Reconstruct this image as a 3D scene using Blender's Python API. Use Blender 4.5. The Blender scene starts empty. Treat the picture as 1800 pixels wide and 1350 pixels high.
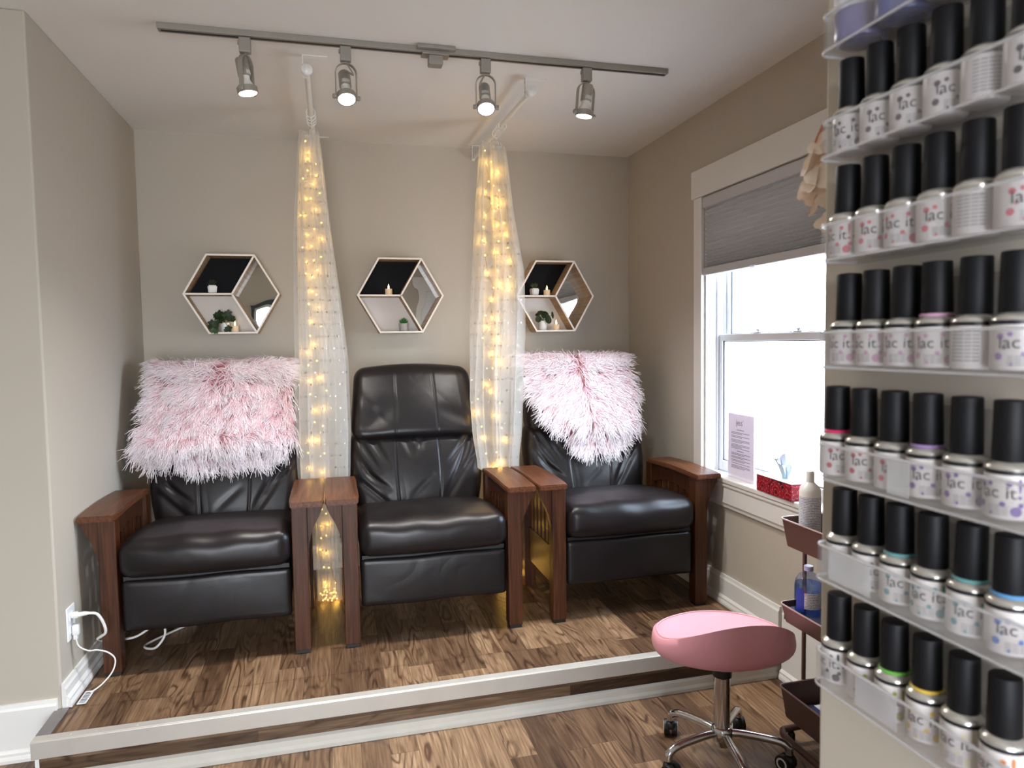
import bpy, bmesh, math, random
import numpy as np
from mathutils import Vector, Matrix

random.seed(7)
RNG = np.random.default_rng(11)
SC = bpy.context.scene
COL = SC.collection
PI = math.pi

# ------------------------------------------------------------------ helpers
class MB:
    """collects shapes and links them as ONE mesh object"""
    def __init__(s): s.v = []; s.f = []
    def add(s, vs, fs):
        b = len(s.v); s.v.extend([tuple(map(float, v)) for v in vs]); s.f.extend([tuple(b + i for i in f) for f in fs]); return s
    def box(s, x0, x1, y0, y1, z0, z1, bev=0.0, seg=2):
        if bev <= 0:
            vs = [(x, y, z) for x in (x0, x1) for y in (y0, y1) for z in (z0, z1)]
            return s.add(vs, [(0, 1, 3, 2), (4, 6, 7, 5), (0, 4, 5, 1), (2, 3, 7, 6), (0, 2, 6, 4), (1, 5, 7, 3)])
        bm = bmesh.new(); bmesh.ops.create_cube(bm, size=1)
        for v in bm.verts:
            v.co = Vector(((x0 + x1) / 2 + v.co.x * (x1 - x0), (y0 + y1) / 2 + v.co.y * (y1 - y0), (z0 + z1) / 2 + v.co.z * (z1 - z0)))
        bmesh.ops.bevel(bm, geom=bm.edges[:], offset=bev, segments=seg, affect='EDGES', profile=0.5)
        return s.bm(bm)
    def bm(s, bm, M=None):
        bm.verts.index_update()
        s.add([(M @ v.co if M else v.co) for v in bm.verts], [[v.index for v in f.verts] for f in bm.faces]); bm.free(); return s
    def lathe(s, prof, n=24, M=None, cap=True, c=(0, 0, 0)):
        vs = []; fs = []
        for r, z in prof:
            for k in range(n):
                a = 2 * PI * k / n; vs.append(Vector((c[0] + r * math.cos(a), c[1] + r * math.sin(a), c[2] + z)))
        m = len(prof)
        for i in range(m - 1):
            for k in range(n):
                fs.append((i * n + k, i * n + (k + 1) % n, (i + 1) * n + (k + 1) % n, (i + 1) * n + k))
        if cap:
            fs.append(tuple(reversed(range(n)))); fs.append(tuple(range((m - 1) * n, m * n)))
        if M: vs = [M @ v for v in vs]
        return s.add(vs, fs)
    def tube(s, pts, r, n=8, cap=True):
        pts = [Vector(p) for p in pts]; m = len(pts)
        rs = r if isinstance(r, (list, tuple)) else [r] * m
        vs = []; fs = []; up = None
        for i, p in enumerate(pts):
            t = (pts[min(i + 1, m - 1)] - pts[max(i - 1, 0)]).normalized()
            if up is None:
                up = Vector((0, 0, 1)) if abs(t.z) < .9 else Vector((1, 0, 0))
            a = t.cross(up)
            if a.length < 1e-5: a = t.cross(Vector((0, 1, 0)))
            a.normalize(); b = a.cross(t).normalized(); up = b
            for k in range(n):
                q = 2 * PI * k / n; vs.append(p + rs[i] * (math.cos(q) * a + math.sin(q) * b))
        for i in range(m - 1):
            for k in range(n):
                fs.append((i * n + k, i * n + (k + 1) % n, (i + 1) * n + (k + 1) % n, (i + 1) * n + k))
        if cap:
            fs.append(tuple(reversed(range(n)))); fs.append(tuple(range((m - 1) * n, m * n)))
        return s.add(vs, fs)
    def prism(s, poly, a0, a1, axis='y', M=None):
        """poly: 2D points; axis: extrusion axis; (u,v) fill the other two axes in xyz order"""
        def P(u, v, a):
            q = {'x': (a, u, v), 'y': (u, a, v), 'z': (u, v, a)}[axis]
            return M @ Vector(q) if M else q
        n = len(poly)
        vs = [P(u, v, a0) for u, v in poly] + [P(u, v, a1) for u, v in poly]
        fs = [tuple(range(n)), tuple(reversed(range(n, 2 * n)))] + [(i, i + n, (i + 1) % n + n, (i + 1) % n) for i in range(n)]
        return s.add(vs, fs)
    def sphere(s, c, r, n=10, m=6, sc=(1, 1, 1)):
        prof = [(max(1e-4, math.sin(PI * i / m)) * r, -math.cos(PI * i / m) * r) for i in range(m + 1)]
        vs = []; fs = []
        for rr, z in prof:
            for k in range(n):
                a = 2 * PI * k / n; vs.append((c[0] + rr * math.cos(a) * sc[0], c[1] + rr * math.sin(a) * sc[1], c[2] + z * sc[2]))
        for i in range(m):
            for k in range(n):
                fs.append((i * n + k, i * n + (k + 1) % n, (i + 1) * n + (k + 1) % n, (i + 1) * n + k))
        return s.add(vs, fs)
    def grid(s, P):
        """P: array (a,b,3)"""
        a, b = len(P), len(P[0])
        vs = [P[i][j] for i in range(a) for j in range(b)]
        fs = [(i * b + j, i * b + j + 1, (i + 1) * b + j + 1, (i + 1) * b + j) for i in range(a - 1) for j in range(b - 1)]
        return s.add(vs, fs)
    def build(s, name, mat, parent=None, smooth=None, loc=None):
        me = bpy.data.meshes.new(name); me.from_pydata(s.v, [], s.f); me.validate()
        bm = bmesh.new(); bm.from_mesh(me); bmesh.ops.recalc_face_normals(bm, faces=bm.faces[:]); bm.to_mesh(me); bm.free()
        if mat is not None: me.materials.append(mat)
        o = bpy.data.objects.new(name, me); COL.objects.link(o)
        if smooth is not None:
            me.polygons.foreach_set('use_smooth', [True] * len(me.polygons))
            me.set_sharp_from_angle(angle=math.radians(smooth))
        if parent is not None: o.parent = parent
        if loc is not None: o.location = loc
        return o

def tag(o, label, cat, group=None, kind=None):
    o['label'] = label; o['category'] = cat
    if group: o['group'] = group
    if kind: o['kind'] = kind
    return o
def thing(name, label, cat, loc=(0, 0, 0), rz=0, group=None):
    o = bpy.data.objects.new(name, None); COL.objects.link(o); o.empty_display_size = .05
    o.location = loc; o.rotation_euler = (0, 0, rz)
    return tag(o, label, cat, group)
def struct(name, mb, mat, smooth=None):
    o = mb.build(name, mat, None, smooth); o['kind'] = 'structure'; return o
def dup(root, loc=None, rz=None, label=None):
    r = root.copy(); COL.objects.link(r)
    if loc is not None: r.location = loc
    if rz is not None: r.rotation_euler = (0, 0, rz)
    if label: r['label'] = label
    for ch in list(root.children):
        c = ch.copy(); COL.objects.link(c); c.parent = r
        for g in list(ch.children):
            d = g.copy(); COL.objects.link(d); d.parent = c
    return r

def cushion(w, d, h, r, n=(40, 24, 16), fn=None):
    """rounded box, half sizes w,d,h; fn deforms each point"""
    bm = bmesh.new(); idx = {}
    nx, ny, nz = n
    def vert(i, j, k):
        if (i, j, k) in idx: return idx[(i, j, k)]
        p = Vector((-w + 2 * w * i / nx, -d + 2 * d * j / ny, -h + 2 * h * k / nz))
        c = Vector((max(-w + r, min(w - r, p.x)), max(-d + r, min(d - r, p.y)), max(-h + r, min(h - r, p.z))))
        q = p - c
        if q.length > 1e-9:
            # cube-to-sphere style rounding
            q = q.normalized() * r
            p = c + q
        if fn: p = Vector(fn(p))
        idx[(i, j, k)] = bm.verts.new(p); return idx[(i, j, k)]
    def quad(*a):
        try: bm.faces.new([vert(*t) for t in a])
        except ValueError: pass
    for i in range(nx):
        for j in range(ny):
            for k in (0, nz): quad((i, j, k), (i + 1, j, k), (i + 1, j + 1, k), (i, j + 1, k))
    for i in range(nx):
        for k in range(nz):
            for j in (0, ny): quad((i, j, k), (i + 1, j, k), (i + 1, j, k + 1), (i, j, k + 1))
    for j in range(ny):
        for k in range(nz):
            for i in (0, nx): quad((i, j, k), (i, j + 1, k), (i, j + 1, k + 1), (i, j, k + 1))
    return MB().bm(bm)

def smoothpath(pts, n=8):
    P = [Vector(p) for p in pts]; out = []
    for i in range(len(P) - 1):
        p0 = P[max(i - 1, 0)]; p1 = P[i]; p2 = P[i + 1]; p3 = P[min(i + 2, len(P) - 1)]
        for k in range(n):
            t = k / n
            out.append(.5 * ((2 * p1) + (p2 - p0) * t + (2 * p0 - 5 * p1 + 4 * p2 - p3) * t * t + (3 * p1 - p0 - 3 * p2 + p3) * t ** 3))
    out.append(P[-1]); return out

# ------------------------------------------------------------------ materials
def lin(*c):
    return tuple((x / 255 / 12.92 if x / 255 <= .04045 else ((x / 255 + .055) / 1.055) ** 2.4) for x in c) + (1,)
def new(name):
    m = bpy.data.materials.new(name); m.use_nodes = True; nt = m.node_tree
    return m, nt, nt.nodes['Principled BSDF'], nt.nodes['Material Output']
def pbr(name, col, rough=.5, metal=0, spec=.5, bump=None, emis=None, var=None, **kw):
    m, nt, b, out = new(name)
    b.inputs['Base Color'].default_value = col; b.inputs['Roughness'].default_value = rough
    b.inputs['Metallic'].default_value = metal; b.inputs['Specular IOR Level'].default_value = spec
    for k, v in kw.items(): b.inputs[k.replace('_', ' ')].default_value = v
    tc = nt.nodes.new('ShaderNodeTexCoord')
    if var:   # (scale, amount) gentle colour variation
        n = nt.nodes.new('ShaderNodeTexNoise'); n.inputs['Scale'].default_value = var[0]; n.inputs['Detail'].default_value = 4
        nt.links.new(tc.outputs['Object'], n.inputs['Vector'])
        mx = nt.nodes.new('ShaderNodeMix'); mx.data_type = 'RGBA'
        mx.inputs[6].default_value = tuple(c * (1 - var[1]) for c in col[:3]) + (1,); mx.inputs[7].default_value = tuple(min(1, c * (1 + var[1])) for c in col[:3]) + (1,)
        nt.links.new(n.outputs['Fac'], mx.inputs[0]); nt.links.new(mx.outputs[2], b.inputs['Base Color'])
    if bump:  # (scale, strength, distance)
        n = nt.nodes.new('ShaderNodeTexNoise'); n.inputs['Scale'].default_value = bump[0]; n.inputs['Detail'].default_value = 6
        nt.links.new(tc.outputs['Object'], n.inputs['Vector'])
        bp = nt.nodes.new('ShaderNodeBump'); bp.inputs['Strength'].default_value = bump[1]; bp.inputs['Distance'].default_value = bump[2]
        nt.links.new(n.outputs['Fac'], bp.inputs['Height']); nt.links.new(bp.outputs['Normal'], b.inputs['Normal'])
    if emis:
        b.inputs['Emission Color'].default_value = emis[0]; b.inputs['Emission Strength'].default_value = emis[1]
    return m
def node(nt, t, **kw):
    n = nt.nodes.new('ShaderNode' + t)
    for k, v in kw.items():
        if isinstance(k, str) and hasattr(n, k): setattr(n, k, v)
    return n
def math_(nt, op, a, b=None, c=None):
    n = nt.nodes.new('ShaderNodeMath'); n.operation = op
    for i, x in enumerate((a, b, c)):
        if x is None: continue
        if isinstance(x, (int, float)): n.inputs[i].default_value = x
        else: nt.links.new(x, n.inputs[i])
    return n.outputs[0]

def wood_mat(name, axis, c0, c1, c2, rough=.4, scale=1.0):
    """wood with grain running along axis (object space)"""
    m, nt, b, out = new(name)
    tc = node(nt, 'TexCoord'); mp = node(nt, 'Mapping')
    sc = [75 * scale] * 3; sc[axis] = 2.6 * scale
    mp.inputs['Scale'].default_value = sc
    nt.links.new(tc.outputs['Object'], mp.inputs['Vector'])
    n = node(nt, 'TexNoise'); n.inputs['Scale'].default_value = 1.4; n.inputs['Detail'].default_value = 7; n.inputs['Roughness'].default_value = .62; n.inputs['Distortion'].default_value = .35
    nt.links.new(mp.outputs[0], n.inputs['Vector'])
    r = node(nt, 'ValToRGB'); e = r.color_ramp.elements
    e[0].position = .3; e[0].color = c0; e[1].position = .72; e[1].color = c2
    k = e.new(.5); k.color = c1
    nt.links.new(n.outputs['Fac'], r.inputs['Fac']); nt.links.new(r.outputs['Color'], b.inputs['Base Color'])
    b.inputs['Roughness'].default_value = rough; b.inputs['Specular IOR Level'].default_value = .3
    bp = node(nt, 'Bump'); bp.inputs['Strength'].default_value = .12; bp.inputs['Distance'].default_value = .002
    nt.links.new(n.outputs['Fac'], bp.inputs['Height']); nt.links.new(bp.outputs['Normal'], b.inputs['Normal'])
    return m

def plank_mat(name, pw=.094, pl=.46, horiz=False, dark=1.0):
    """laminate planks; strips along Y (or along X when horiz)"""
    m, nt, b, out = new(name)
    g = node(nt, 'NewGeometry'); sx = node(nt, 'SeparateXYZ'); nt.links.new(g.outputs['Position'], sx.inputs[0])
    if horiz: U, V = sx.outputs['Z'], sx.outputs['X']
    else: U, V = sx.outputs['X'], sx.outputs['Y']
    u = math_(nt, 'DIVIDE', math_(nt, 'ADD', U, .037), pw)
    iu = math_(nt, 'FLOOR', u)
    wn = node(nt, 'TexWhiteNoise'); wn.noise_dimensions = '1D'; nt.links.new(iu, wn.inputs['W'])
    v = math_(nt, 'ADD', math_(nt, 'DIVIDE', V, pl), math_(nt, 'MULTIPLY', wn.outputs['Value'], 7.3))
    iv = math_(nt, 'FLOOR', v)
    cb = node(nt, 'CombineXYZ'); nt.links.new(iu, cb.inputs[0]); nt.links.new(iv, cb.inputs[1])
    wp = node(nt, 'TexWhiteNoise'); wp.noise_dimensions = '2D'; nt.links.new(cb.outputs[0], wp.inputs['Vector'])
    rnd = wp.outputs['Value']
    # grain: noise stretched along the strip, shifted per plank
    def grain(ku, kv, det, dist):
        cg = node(nt, 'CombineXYZ'); nt.links.new(math_(nt, 'MULTIPLY', U, ku), cg.inputs[0]); nt.links.new(math_(nt, 'MULTIPLY', V, kv), cg.inputs[1])
        nt.links.new(math_(nt, 'MULTIPLY', rnd, 31.0), cg.inputs[2])
        n = node(nt, 'TexNoise'); n.inputs['Scale'].default_value = 1; n.inputs['Detail'].default_value = det; n.inputs['Distortion'].default_value = dist
        nt.links.new(cg.outputs[0], n.inputs['Vector']); return n.outputs['Fac']
    g1 = grain(11, 2.1, 1.5, .5); g2 = grain(150, 7, 4, .3); g3 = grain(26, 1.6, 3, .2)
    bands = math_(nt, 'SINE', math_(nt, 'MULTIPLY', g1, 58.0))
    bands = math_(nt, 'POWER', math_(nt, 'ADD', math_(nt, 'MULTIPLY', bands, .5), .5), 3.0)
    r = node(nt, 'ValToRGB'); e = r.color_ramp.elements
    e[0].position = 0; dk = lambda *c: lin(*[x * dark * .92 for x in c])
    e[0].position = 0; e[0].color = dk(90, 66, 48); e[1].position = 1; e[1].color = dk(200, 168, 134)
    for p, c in ((.3, (120, 92, 69)), (.55, (148, 118, 90)), (.8, (176, 144, 112))):
        k = e.new(p); k.color = dk(*c)
    nt.links.new(math_(nt, 'ADD', math_(nt, 'MULTIPLY', rnd, .72), math_(nt, 'MULTIPLY', g3, .3)), r.inputs['Fac'])
    mx = node(nt, 'Mix'); mx.data_type = 'RGBA'; mx.blend_type = 'MULTIPLY'
    gate = node(nt, 'MapRange'); gate.inputs[1].default_value = .42; gate.inputs[2].default_value = .6; gate.inputs[3].default_value = .15; gate.inputs[4].default_value = .85
    nt.links.new(g3, gate.inputs[0])
    nt.links.new(math_(nt, 'MULTIPLY', bands, gate.outputs[0]), mx.inputs[0]); nt.links.new(r.outputs['Color'], mx.inputs[6]); mx.inputs[7].default_value = lin(120, 94, 76)
    m2 = node(nt, 'Mix'); m2.data_type = 'RGBA'; m2.blend_type = 'MULTIPLY'
    rr = node(nt, 'MapRange'); rr.inputs[1].default_value = .4; rr.inputs[2].default_value = .7; rr.inputs[3].default_value = .6; rr.inputs[4].default_value = 0
    nt.links.new(g2, rr.inputs[0]); nt.links.new(rr.outputs[0], m2.inputs[0])
    nt.links.new(mx.outputs[2], m2.inputs[6]); m2.inputs[7].default_value = lin(150, 128, 108)
    # joints
    fu = math_(nt, 'FRACT', u); fv = math_(nt, 'FRACT', v)
    ju = math_(nt, 'LESS_THAN', fu, .018); jv = math_(nt, 'LESS_THAN', fv, .004)
    j = math_(nt, 'MAXIMUM', ju, jv)
    m3 = node(nt, 'Mix'); m3.data_type = 'RGBA'; nt.links.new(math_(nt, 'MULTIPLY', j, .6), m3.inputs[0])
    nt.links.new(m2.outputs[2], m3.inputs[6]); m3.inputs[7].default_value = lin(58, 42, 32)
    nt.links.new(m3.outputs[2], b.inputs['Base Color'])
    b.inputs['Roughness'].default_value = .42; b.inputs['Specular IOR Level'].default_value = .4
    return m

def leather_mat():
    m, nt, b, out = new('black_leather')
    tc = node(nt, 'TexCoord')
    n = node(nt, 'TexNoise'); n.inputs['Scale'].default_value = 5; n.inputs['Detail'].default_value = 5
    nt.links.new(tc.outputs['Object'], n.inputs['Vector'])
    r = node(nt, 'ValToRGB'); e = r.color_ramp.elements
    e[0].position = .35; e[0].color = lin(18, 15, 16); e[1].position = .7; e[1].color = lin(30, 25, 26)
    nt.links.new(n.outputs['Fac'], r.inputs['Fac']); nt.links.new(r.outputs['Color'], b.inputs['Base Color'])
    vo = node(nt, 'TexVoronoi'); vo.inputs['Scale'].default_value = 420; nt.links.new(tc.outputs['Object'], vo.inputs['Vector'])
    # soft creases
    mp = node(nt, 'Mapping'); mp.inputs['Scale'].default_value = (1, 1, 1); nt.links.new(tc.outputs['Object'], mp.inputs['Vector'])
    n3 = node(nt, 'TexNoise'); n3.inputs['Scale'].default_value = 4.5; n3.inputs['Detail'].default_value = 2; n3.inputs['Distortion'].default_value = .5
    nt.links.new(mp.outputs[0], n3.inputs['Vector'])
    rid = math_(nt, 'ABSOLUTE', math_(nt, 'SUBTRACT', n3.outputs['Fac'], .5))
    rid = math_(nt, 'MINIMUM', math_(nt, 'MULTIPLY', rid, 9.0), 1.0)
    b1 = node(nt, 'Bump'); b1.inputs['Strength'].default_value = .16; b1.inputs['Distance'].default_value = .004; nt.links.new(rid, b1.inputs['Height'])
    b2 = node(nt, 'Bump'); b2.inputs['Strength'].default_value = .15; b2.inputs['Distance'].default_value = .0006
    nt.links.new(vo.outputs['Distance'], b2.inputs['Height']); nt.links.new(b1.outputs['Normal'], b2.inputs['Normal']); nt.links.new(b2.outputs['Normal'], b.inputs['Normal'])
    b.inputs['Roughness'].default_value = .36; b.inputs['Specular IOR Level'].default_value = .36
    return m

def sheer_mat():
    """thin white voile with small dark sequins laid out on UV (u: cloth metres, v: height metres)"""
    m, nt, b, out = new('sheer_voile')
    tr = node(nt, 'BsdfTransparent'); di = node(nt, 'BsdfDiffuse'); tl = node(nt, 'BsdfTranslucent')
    di.inputs['Color'].default_value = (.86, .85, .82, 1); tl.inputs['Color'].default_value = (.86, .84, .80, 1)
    a = node(nt, 'MixShader'); a.inputs[0].default_value = .5; nt.links.new(di.outputs[0], a.inputs[1]); nt.links.new(tl.outputs[0], a.inputs[2])
    c = node(nt, 'MixShader'); nt.links.new(tr.outputs[0], c.inputs[1]); nt.links.new(a.outputs[0], c.inputs[2])
    lw = node(nt, 'LayerWeight'); lw.inputs['Blend'].default_value = .35
    op = math_(nt, 'ADD', math_(nt, 'MULTIPLY', lw.outputs['Facing'], .32), .30)
    uv = node(nt, 'UVMap'); sp = node(nt, 'SeparateXYZ'); nt.links.new(uv.outputs[0], sp.inputs[0])
    d = .055
    row = math_(nt, 'FLOOR', math_(nt, 'DIVIDE', sp.outputs[1], d))
    uu = math_(nt, 'ADD', math_(nt, 'DIVIDE', sp.outputs[0], d), math_(nt, 'MULTIPLY', math_(nt, 'MODULO', row, 2.0), .5))
    du = math_(nt, 'SUBTRACT', math_(nt, 'FRACT', uu), .5); dv = math_(nt, 'SUBTRACT', math_(nt, 'FRACT', math_(nt, 'DIVIDE', sp.outputs[1], d)), .5)
    r = math_(nt, 'SQRT', math_(nt, 'ADD', math_(nt, 'MULTIPLY', du, du), math_(nt, 'MULTIPLY', dv, dv)))
    dot = math_(nt, 'LESS_THAN', r, .08)
    sq = node(nt, 'BsdfPrincipled'); sq.inputs['Base Color'].default_value = (.25, .22, .2, 1); sq.inputs['Metallic'].default_value = .6; sq.inputs['Roughness'].default_value = .3
    hem = math_(nt, 'LESS_THAN', sp.outputs[0], .02)
    nt.links.new(math_(nt, 'MINIMUM', math_(nt, 'ADD', op, math_(nt, 'MULTIPLY', hem, .25)), .9), c.inputs[0])
    f = node(nt, 'MixShader'); nt.links.new(dot, f.inputs[0]); nt.links.new(c.outputs[0], f.inputs[1]); nt.links.new(sq.outputs[0], f.inputs[2])
    nt.links.new(f.outputs[0], out.inputs['Surface'])
    return m

def clear_mat(name, tint=(1, 1, 1, 1), base=.06, edge=.55, milk=0.0, rough=.03):
    """thin clear plastic or glass: see-through with fresnel-like shine"""
    m, nt, b, out = new(name)
    tr = node(nt, 'BsdfTransparent'); tr.inputs['Color'].default_value = tint
    gl = node(nt, 'BsdfGlossy'); gl.inputs['Roughness'].default_value = rough; gl.inputs['Color'].default_value = (1, 1, 1, 1)
    lw = node(nt, 'LayerWeight'); lw.inputs['Blend'].default_value = .25
    mx = node(nt, 'MixShader'); nt.links.new(math_(nt, 'ADD', math_(nt, 'MULTIPLY', math_(nt, 'POWER', lw.outputs['Facing'], 2.0), edge), base), mx.inputs[0])
    nt.links.new(tr.outputs[0], mx.inputs[1]); nt.links.new(gl.outputs[0], mx.inputs[2])
    s = mx.outputs[0]
    if milk > 0:
        di = node(nt, 'BsdfDiffuse'); di.inputs['Color'].default_value = (.9, .9, .9, 1)
        m2 = node(nt, 'MixShader'); m2.inputs[0].default_value = milk; nt.links.new(s, m2.inputs[1]); nt.links.new(di.outputs[0], m2.inputs[2]); s = m2.outputs[0]
    nt.links.new(s, out.inputs['Surface'])
    return m

def fur_mat():
    m, nt, b, out = new('pink_fur')
    at = node(nt, 'Attribute'); at.attribute_name = 'tip'
    r = node(nt, 'ValToRGB'); e = r.color_ramp.elements
    e[0].position = 0; e[0].color = lin(186, 130, 138); e[1].position = 1; e[1].color = lin(244, 238, 240)
    k = e.new(.28); k.color = lin(220, 186, 192)
    k = e.new(.58); k.color = lin(238, 224, 228)
    nt.links.new(at.outputs['Fac'], r.inputs['Fac']); nt.links.new(r.outputs['Color'], b.inputs['Base Color'])
    b.inputs['Roughness'].default_value = .65; b.inputs['Specular IOR Level'].default_value = .25
    return m

def mirror_mat():
    m, nt, b, out = new('mirror_glass')
    b.inputs['Base Color'].default_value = (.86, .88, .87, 1); b.inputs['Metallic'].default_value = 1; b.inputs['Roughness'].default_value = .01
    tc = node(nt, 'TexCoord'); n = node(nt, 'TexNoise'); n.inputs['Scale'].default_value = 9; n.inputs['Detail'].default_value = 0
    nt.links.new(tc.outputs['Object'], n.inputs['Vector'])
    bp = node(nt, 'Bump'); bp.inputs['Strength'].default_value = .1; bp.inputs['Distance'].default_value = .01
    nt.links.new(n.outputs['Fac'], bp.inputs['Height']); nt.links.new(bp.outputs['Normal'], b.inputs['Normal'])
    return m

M = {}
M['wall'] = pbr('greige_paint', lin(185, 177, 164), .75, spec=.2, bump=(160, .06, .002))
M['ceil'] = pbr('ceiling_paint', lin(225, 222, 216), .85, spec=.1, bump=(120, .04, .002))
M['trim'] = pbr('white_trim_paint', lin(226, 224, 220), .4, spec=.4)
M['upvc'] = pbr('white_vinyl', lin(226, 228, 232), .35)
M['gasket'] = pbr('dark_gasket', lin(40, 44, 50), .6)
M['floor'] = plank_mat('walnut_laminate')
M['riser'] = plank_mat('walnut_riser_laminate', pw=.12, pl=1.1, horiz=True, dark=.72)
M['nosing'] = pbr('brushed_aluminium_nosing', lin(190, 185, 177), .36, metal=.25, var=(9, .12), bump=(300, .08, .001))
M['sidestrip'] = pbr('grey_edge_strip', lin(128, 124, 124), .45, metal=.3, var=(20, .1))
M['shoe'] = pbr('grey_base_trim', lin(190, 186, 176), .5, var=(14, .1))
OAK = (lin(40, 20, 9), lin(66, 35, 17), lin(88, 51, 27))
M['oak_z'] = wood_mat('mission_oak_upright', 2, *OAK)
M['oak_y'] = wood_mat('mission_oak_rail', 1, lin(60, 32, 17), lin(87, 50, 28), lin(110, 67, 41), rough=.36)  # armrest oak lighter than the uprights, light on the arms put into the colour
M['leather'] = leather_mat()
M['thread'] = pbr('dark_thread', lin(70, 66, 66), .7)
M['black'] = pbr('black_plastic', lin(16, 16, 17), .5)
M['sheer'] = sheer_mat()
M['white_metal'] = pbr('white_enamel', lin(228, 226, 220), .35)
M['bronze'] = pbr('brushed_bronze_grey', lin(146, 140, 131), .5, metal=.1, var=(30, .08))
M['steel'] = pbr('satin_nickel', lin(160, 153, 142), .36, metal=.4)
M['porcelain'] = pbr('white_lamp_base', lin(225, 222, 214), .4)
M['bulb'] = pbr('lit_lamp_face', (1, 1, 1, 1), .5, emis=((1, .97, .92, 1), 45))
M['sticker'] = pbr('grey_sticker', lin(190, 188, 182), .5, var=(180, .5))
M['warm'] = pbr('warm_led', (1, .7, .3, 1), .4, emis=((1, .62, .13, 1), 3.2))
M['wire'] = pbr('copper_wire', lin(150, 120, 80), .4, metal=.5)
M['birch'] = pbr('pale_birch_edge', lin(243, 234, 223), .55, var=(40, .05))
M['birch_in'] = wood_mat('birch_inside', 1, lin(150, 122, 92), lin(176, 148, 116), lin(196, 170, 140), rough=.55)
M['matt_black'] = pbr('matt_black_board', lin(15, 16, 20), .7, spec=.2)
M['white_board'] = pbr('white_board', lin(222, 216, 210), .6)
M['mirror'] = mirror_mat()
M['ceramic'] = pbr('white_ceramic', lin(232, 230, 226), .35, bump=(60, .1, .002))
M['concrete'] = pbr('grey_white_textured_pot', lin(168, 164, 160), .7, var=(60, .35), bump=(90, .5, .003))
M['soil'] = pbr('soil', lin(48, 38, 28), .9)
M['leaf'] = pbr('green_leaf', lin(52, 84, 36), .45, var=(30, .35))
M['leaf_dark'] = pbr('dark_green_leaf', lin(34, 56, 30), .45, var=(30, .3))
M['leaf_olive'] = pbr('olive_succulent', lin(70, 82, 46), .5, var=(40, .3))
M['leaf_bright'] = pbr('bright_green_succulent', lin(40, 110, 44), .5, var=(40, .3))
M['candle'] = pbr('cream_wax', lin(226, 198, 162), .5, emis=((1, .72, .42, 1), .15), var=(30, .06))
M['flame'] = pbr('led_flame', (1, .8, .4, 1), .4, emis=((1, .74, .30, 1), 9))
M['shade'] = pbr('grey_pleated_fabric', lin(198, 198, 202), .85, spec=.1, bump=(500, .2, .0006))
def translucent(m, col, f):
    nt = m.node_tree; b = nt.nodes['Principled BSDF']; out = nt.nodes['Material Output']; tl = node(nt, 'BsdfTranslucent'); tl.inputs['Color'].default_value = col
    mx = node(nt, 'MixShader'); mx.inputs[0].default_value = f; nt.links.new(b.outputs[0], mx.inputs[1]); nt.links.new(tl.outputs[0], mx.inputs[2]); nt.links.new(mx.outputs[0], out.inputs['Surface'])
translucent(M['shade'], lin(206, 200, 188), .12)
M['shade_in'] = pbr('dark_cell_lining', lin(30, 36, 42), .8)  # darkness inside the open blind cells, put into the colour
M['rail'] = pbr('grey_blind_rail', lin(196, 196, 200), .45)
M['glass'] = clear_mat('window_glass', base=.03, edge=.35)
M['acrylic'] = clear_mat('clear_acrylic', tint=(.93, .93, .94, 1), base=.04, edge=.4, milk=.05, rough=.08)
M['acrylic_edge'] = clear_mat('acrylic_edge', tint=(.9, .92, .96, 1), base=.25, edge=.5, milk=.30, rough=.15)
M['fur'] = fur_mat()
M['fur_skin'] = pbr('pink_fur_backing', lin(206, 128, 132), .8)
M['pinkvinyl'] = pbr('pink_vinyl', lin(208, 146, 156), .45, spec=.4, var=(6, .05), bump=(260, .08, .001))
M['pinkpipe'] = pbr('pink_piping', lin(216, 158, 168), .45)
M['chrome'] = pbr('chrome', lin(205, 205, 208), .12, metal=1)
M['tyre_white'] = pbr('white_wheel_disc', lin(220, 220, 220), .4)
M['cartbrown'] = pbr('brown_cart_paint', lin(92, 66, 59), .45, var=(60, .10))
M['cartrim'] = pbr('light_cart_rim', lin(176, 150, 146), .4)
M['cartlining'] = pbr('dark_navy_lining', lin(38, 38, 56), .8, bump=(140, .5, .004), var=(80, .3))
M['paper'] = pbr('white_paper', lin(225, 226, 230), .7)
M['bluebook'] = pbr('blue_leaflet', lin(52, 66, 116), .6, var=(40, .3))
M['bluebottle'] = clear_mat('clear_blue_plastic', tint=(.74, .80, .94, 1), base=.08, edge=.5)
M['bluewater'] = clear_mat('blue_liquid', tint=(.52, .66, .88, 1), base=.05, edge=.3)
M['bluelabel'] = pbr('royal_blue_label', lin(34, 58, 160), .5)
M['lavcap'] = pbr('pale_lavender_cap', lin(186, 182, 222), .4)
M['textlabel'] = None
M['cord'] = pbr('white_cord', lin(224, 222, 218), .5)
M['plate'] = pbr('white_switch_plate', lin(232, 232, 234), .35)
M['slot'] = pbr('dark_slot', lin(60, 60, 62), .6)
M['tissue'] = pbr('white_tissue', lin(188, 193, 203), .85, Subsurface_Weight=0.0)
M['petal'] = pbr('peach_petal', lin(248, 232, 216), .7, var=(14, .08))
M['petal_core'] = pbr('coral_petal', lin(226, 160, 134), .7)
M['cap'] = pbr('matt_black_cap', lin(13, 13, 16), .55, spec=.22, var=(30, .25))
M['silver'] = pbr('silver_collar', lin(196, 192, 184), .25, metal=.7)
M['bandblack'] = pbr('black_band', lin(22, 20, 26), .45)
M['label_white'] = pbr('pearly_white_label', lin(214, 208, 204), .32, var=(40, .05))
M['ink'] = pbr('grey_print', lin(58, 56, 60), .6)
M['panelcard'] = clear_mat('frosted_card', base=.05, edge=.2, milk=.5)  # milky sheet that paints reflections into the acrylic lips
M['faintink'] = pbr('faint_print', lin(150, 148, 148), .6)
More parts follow.
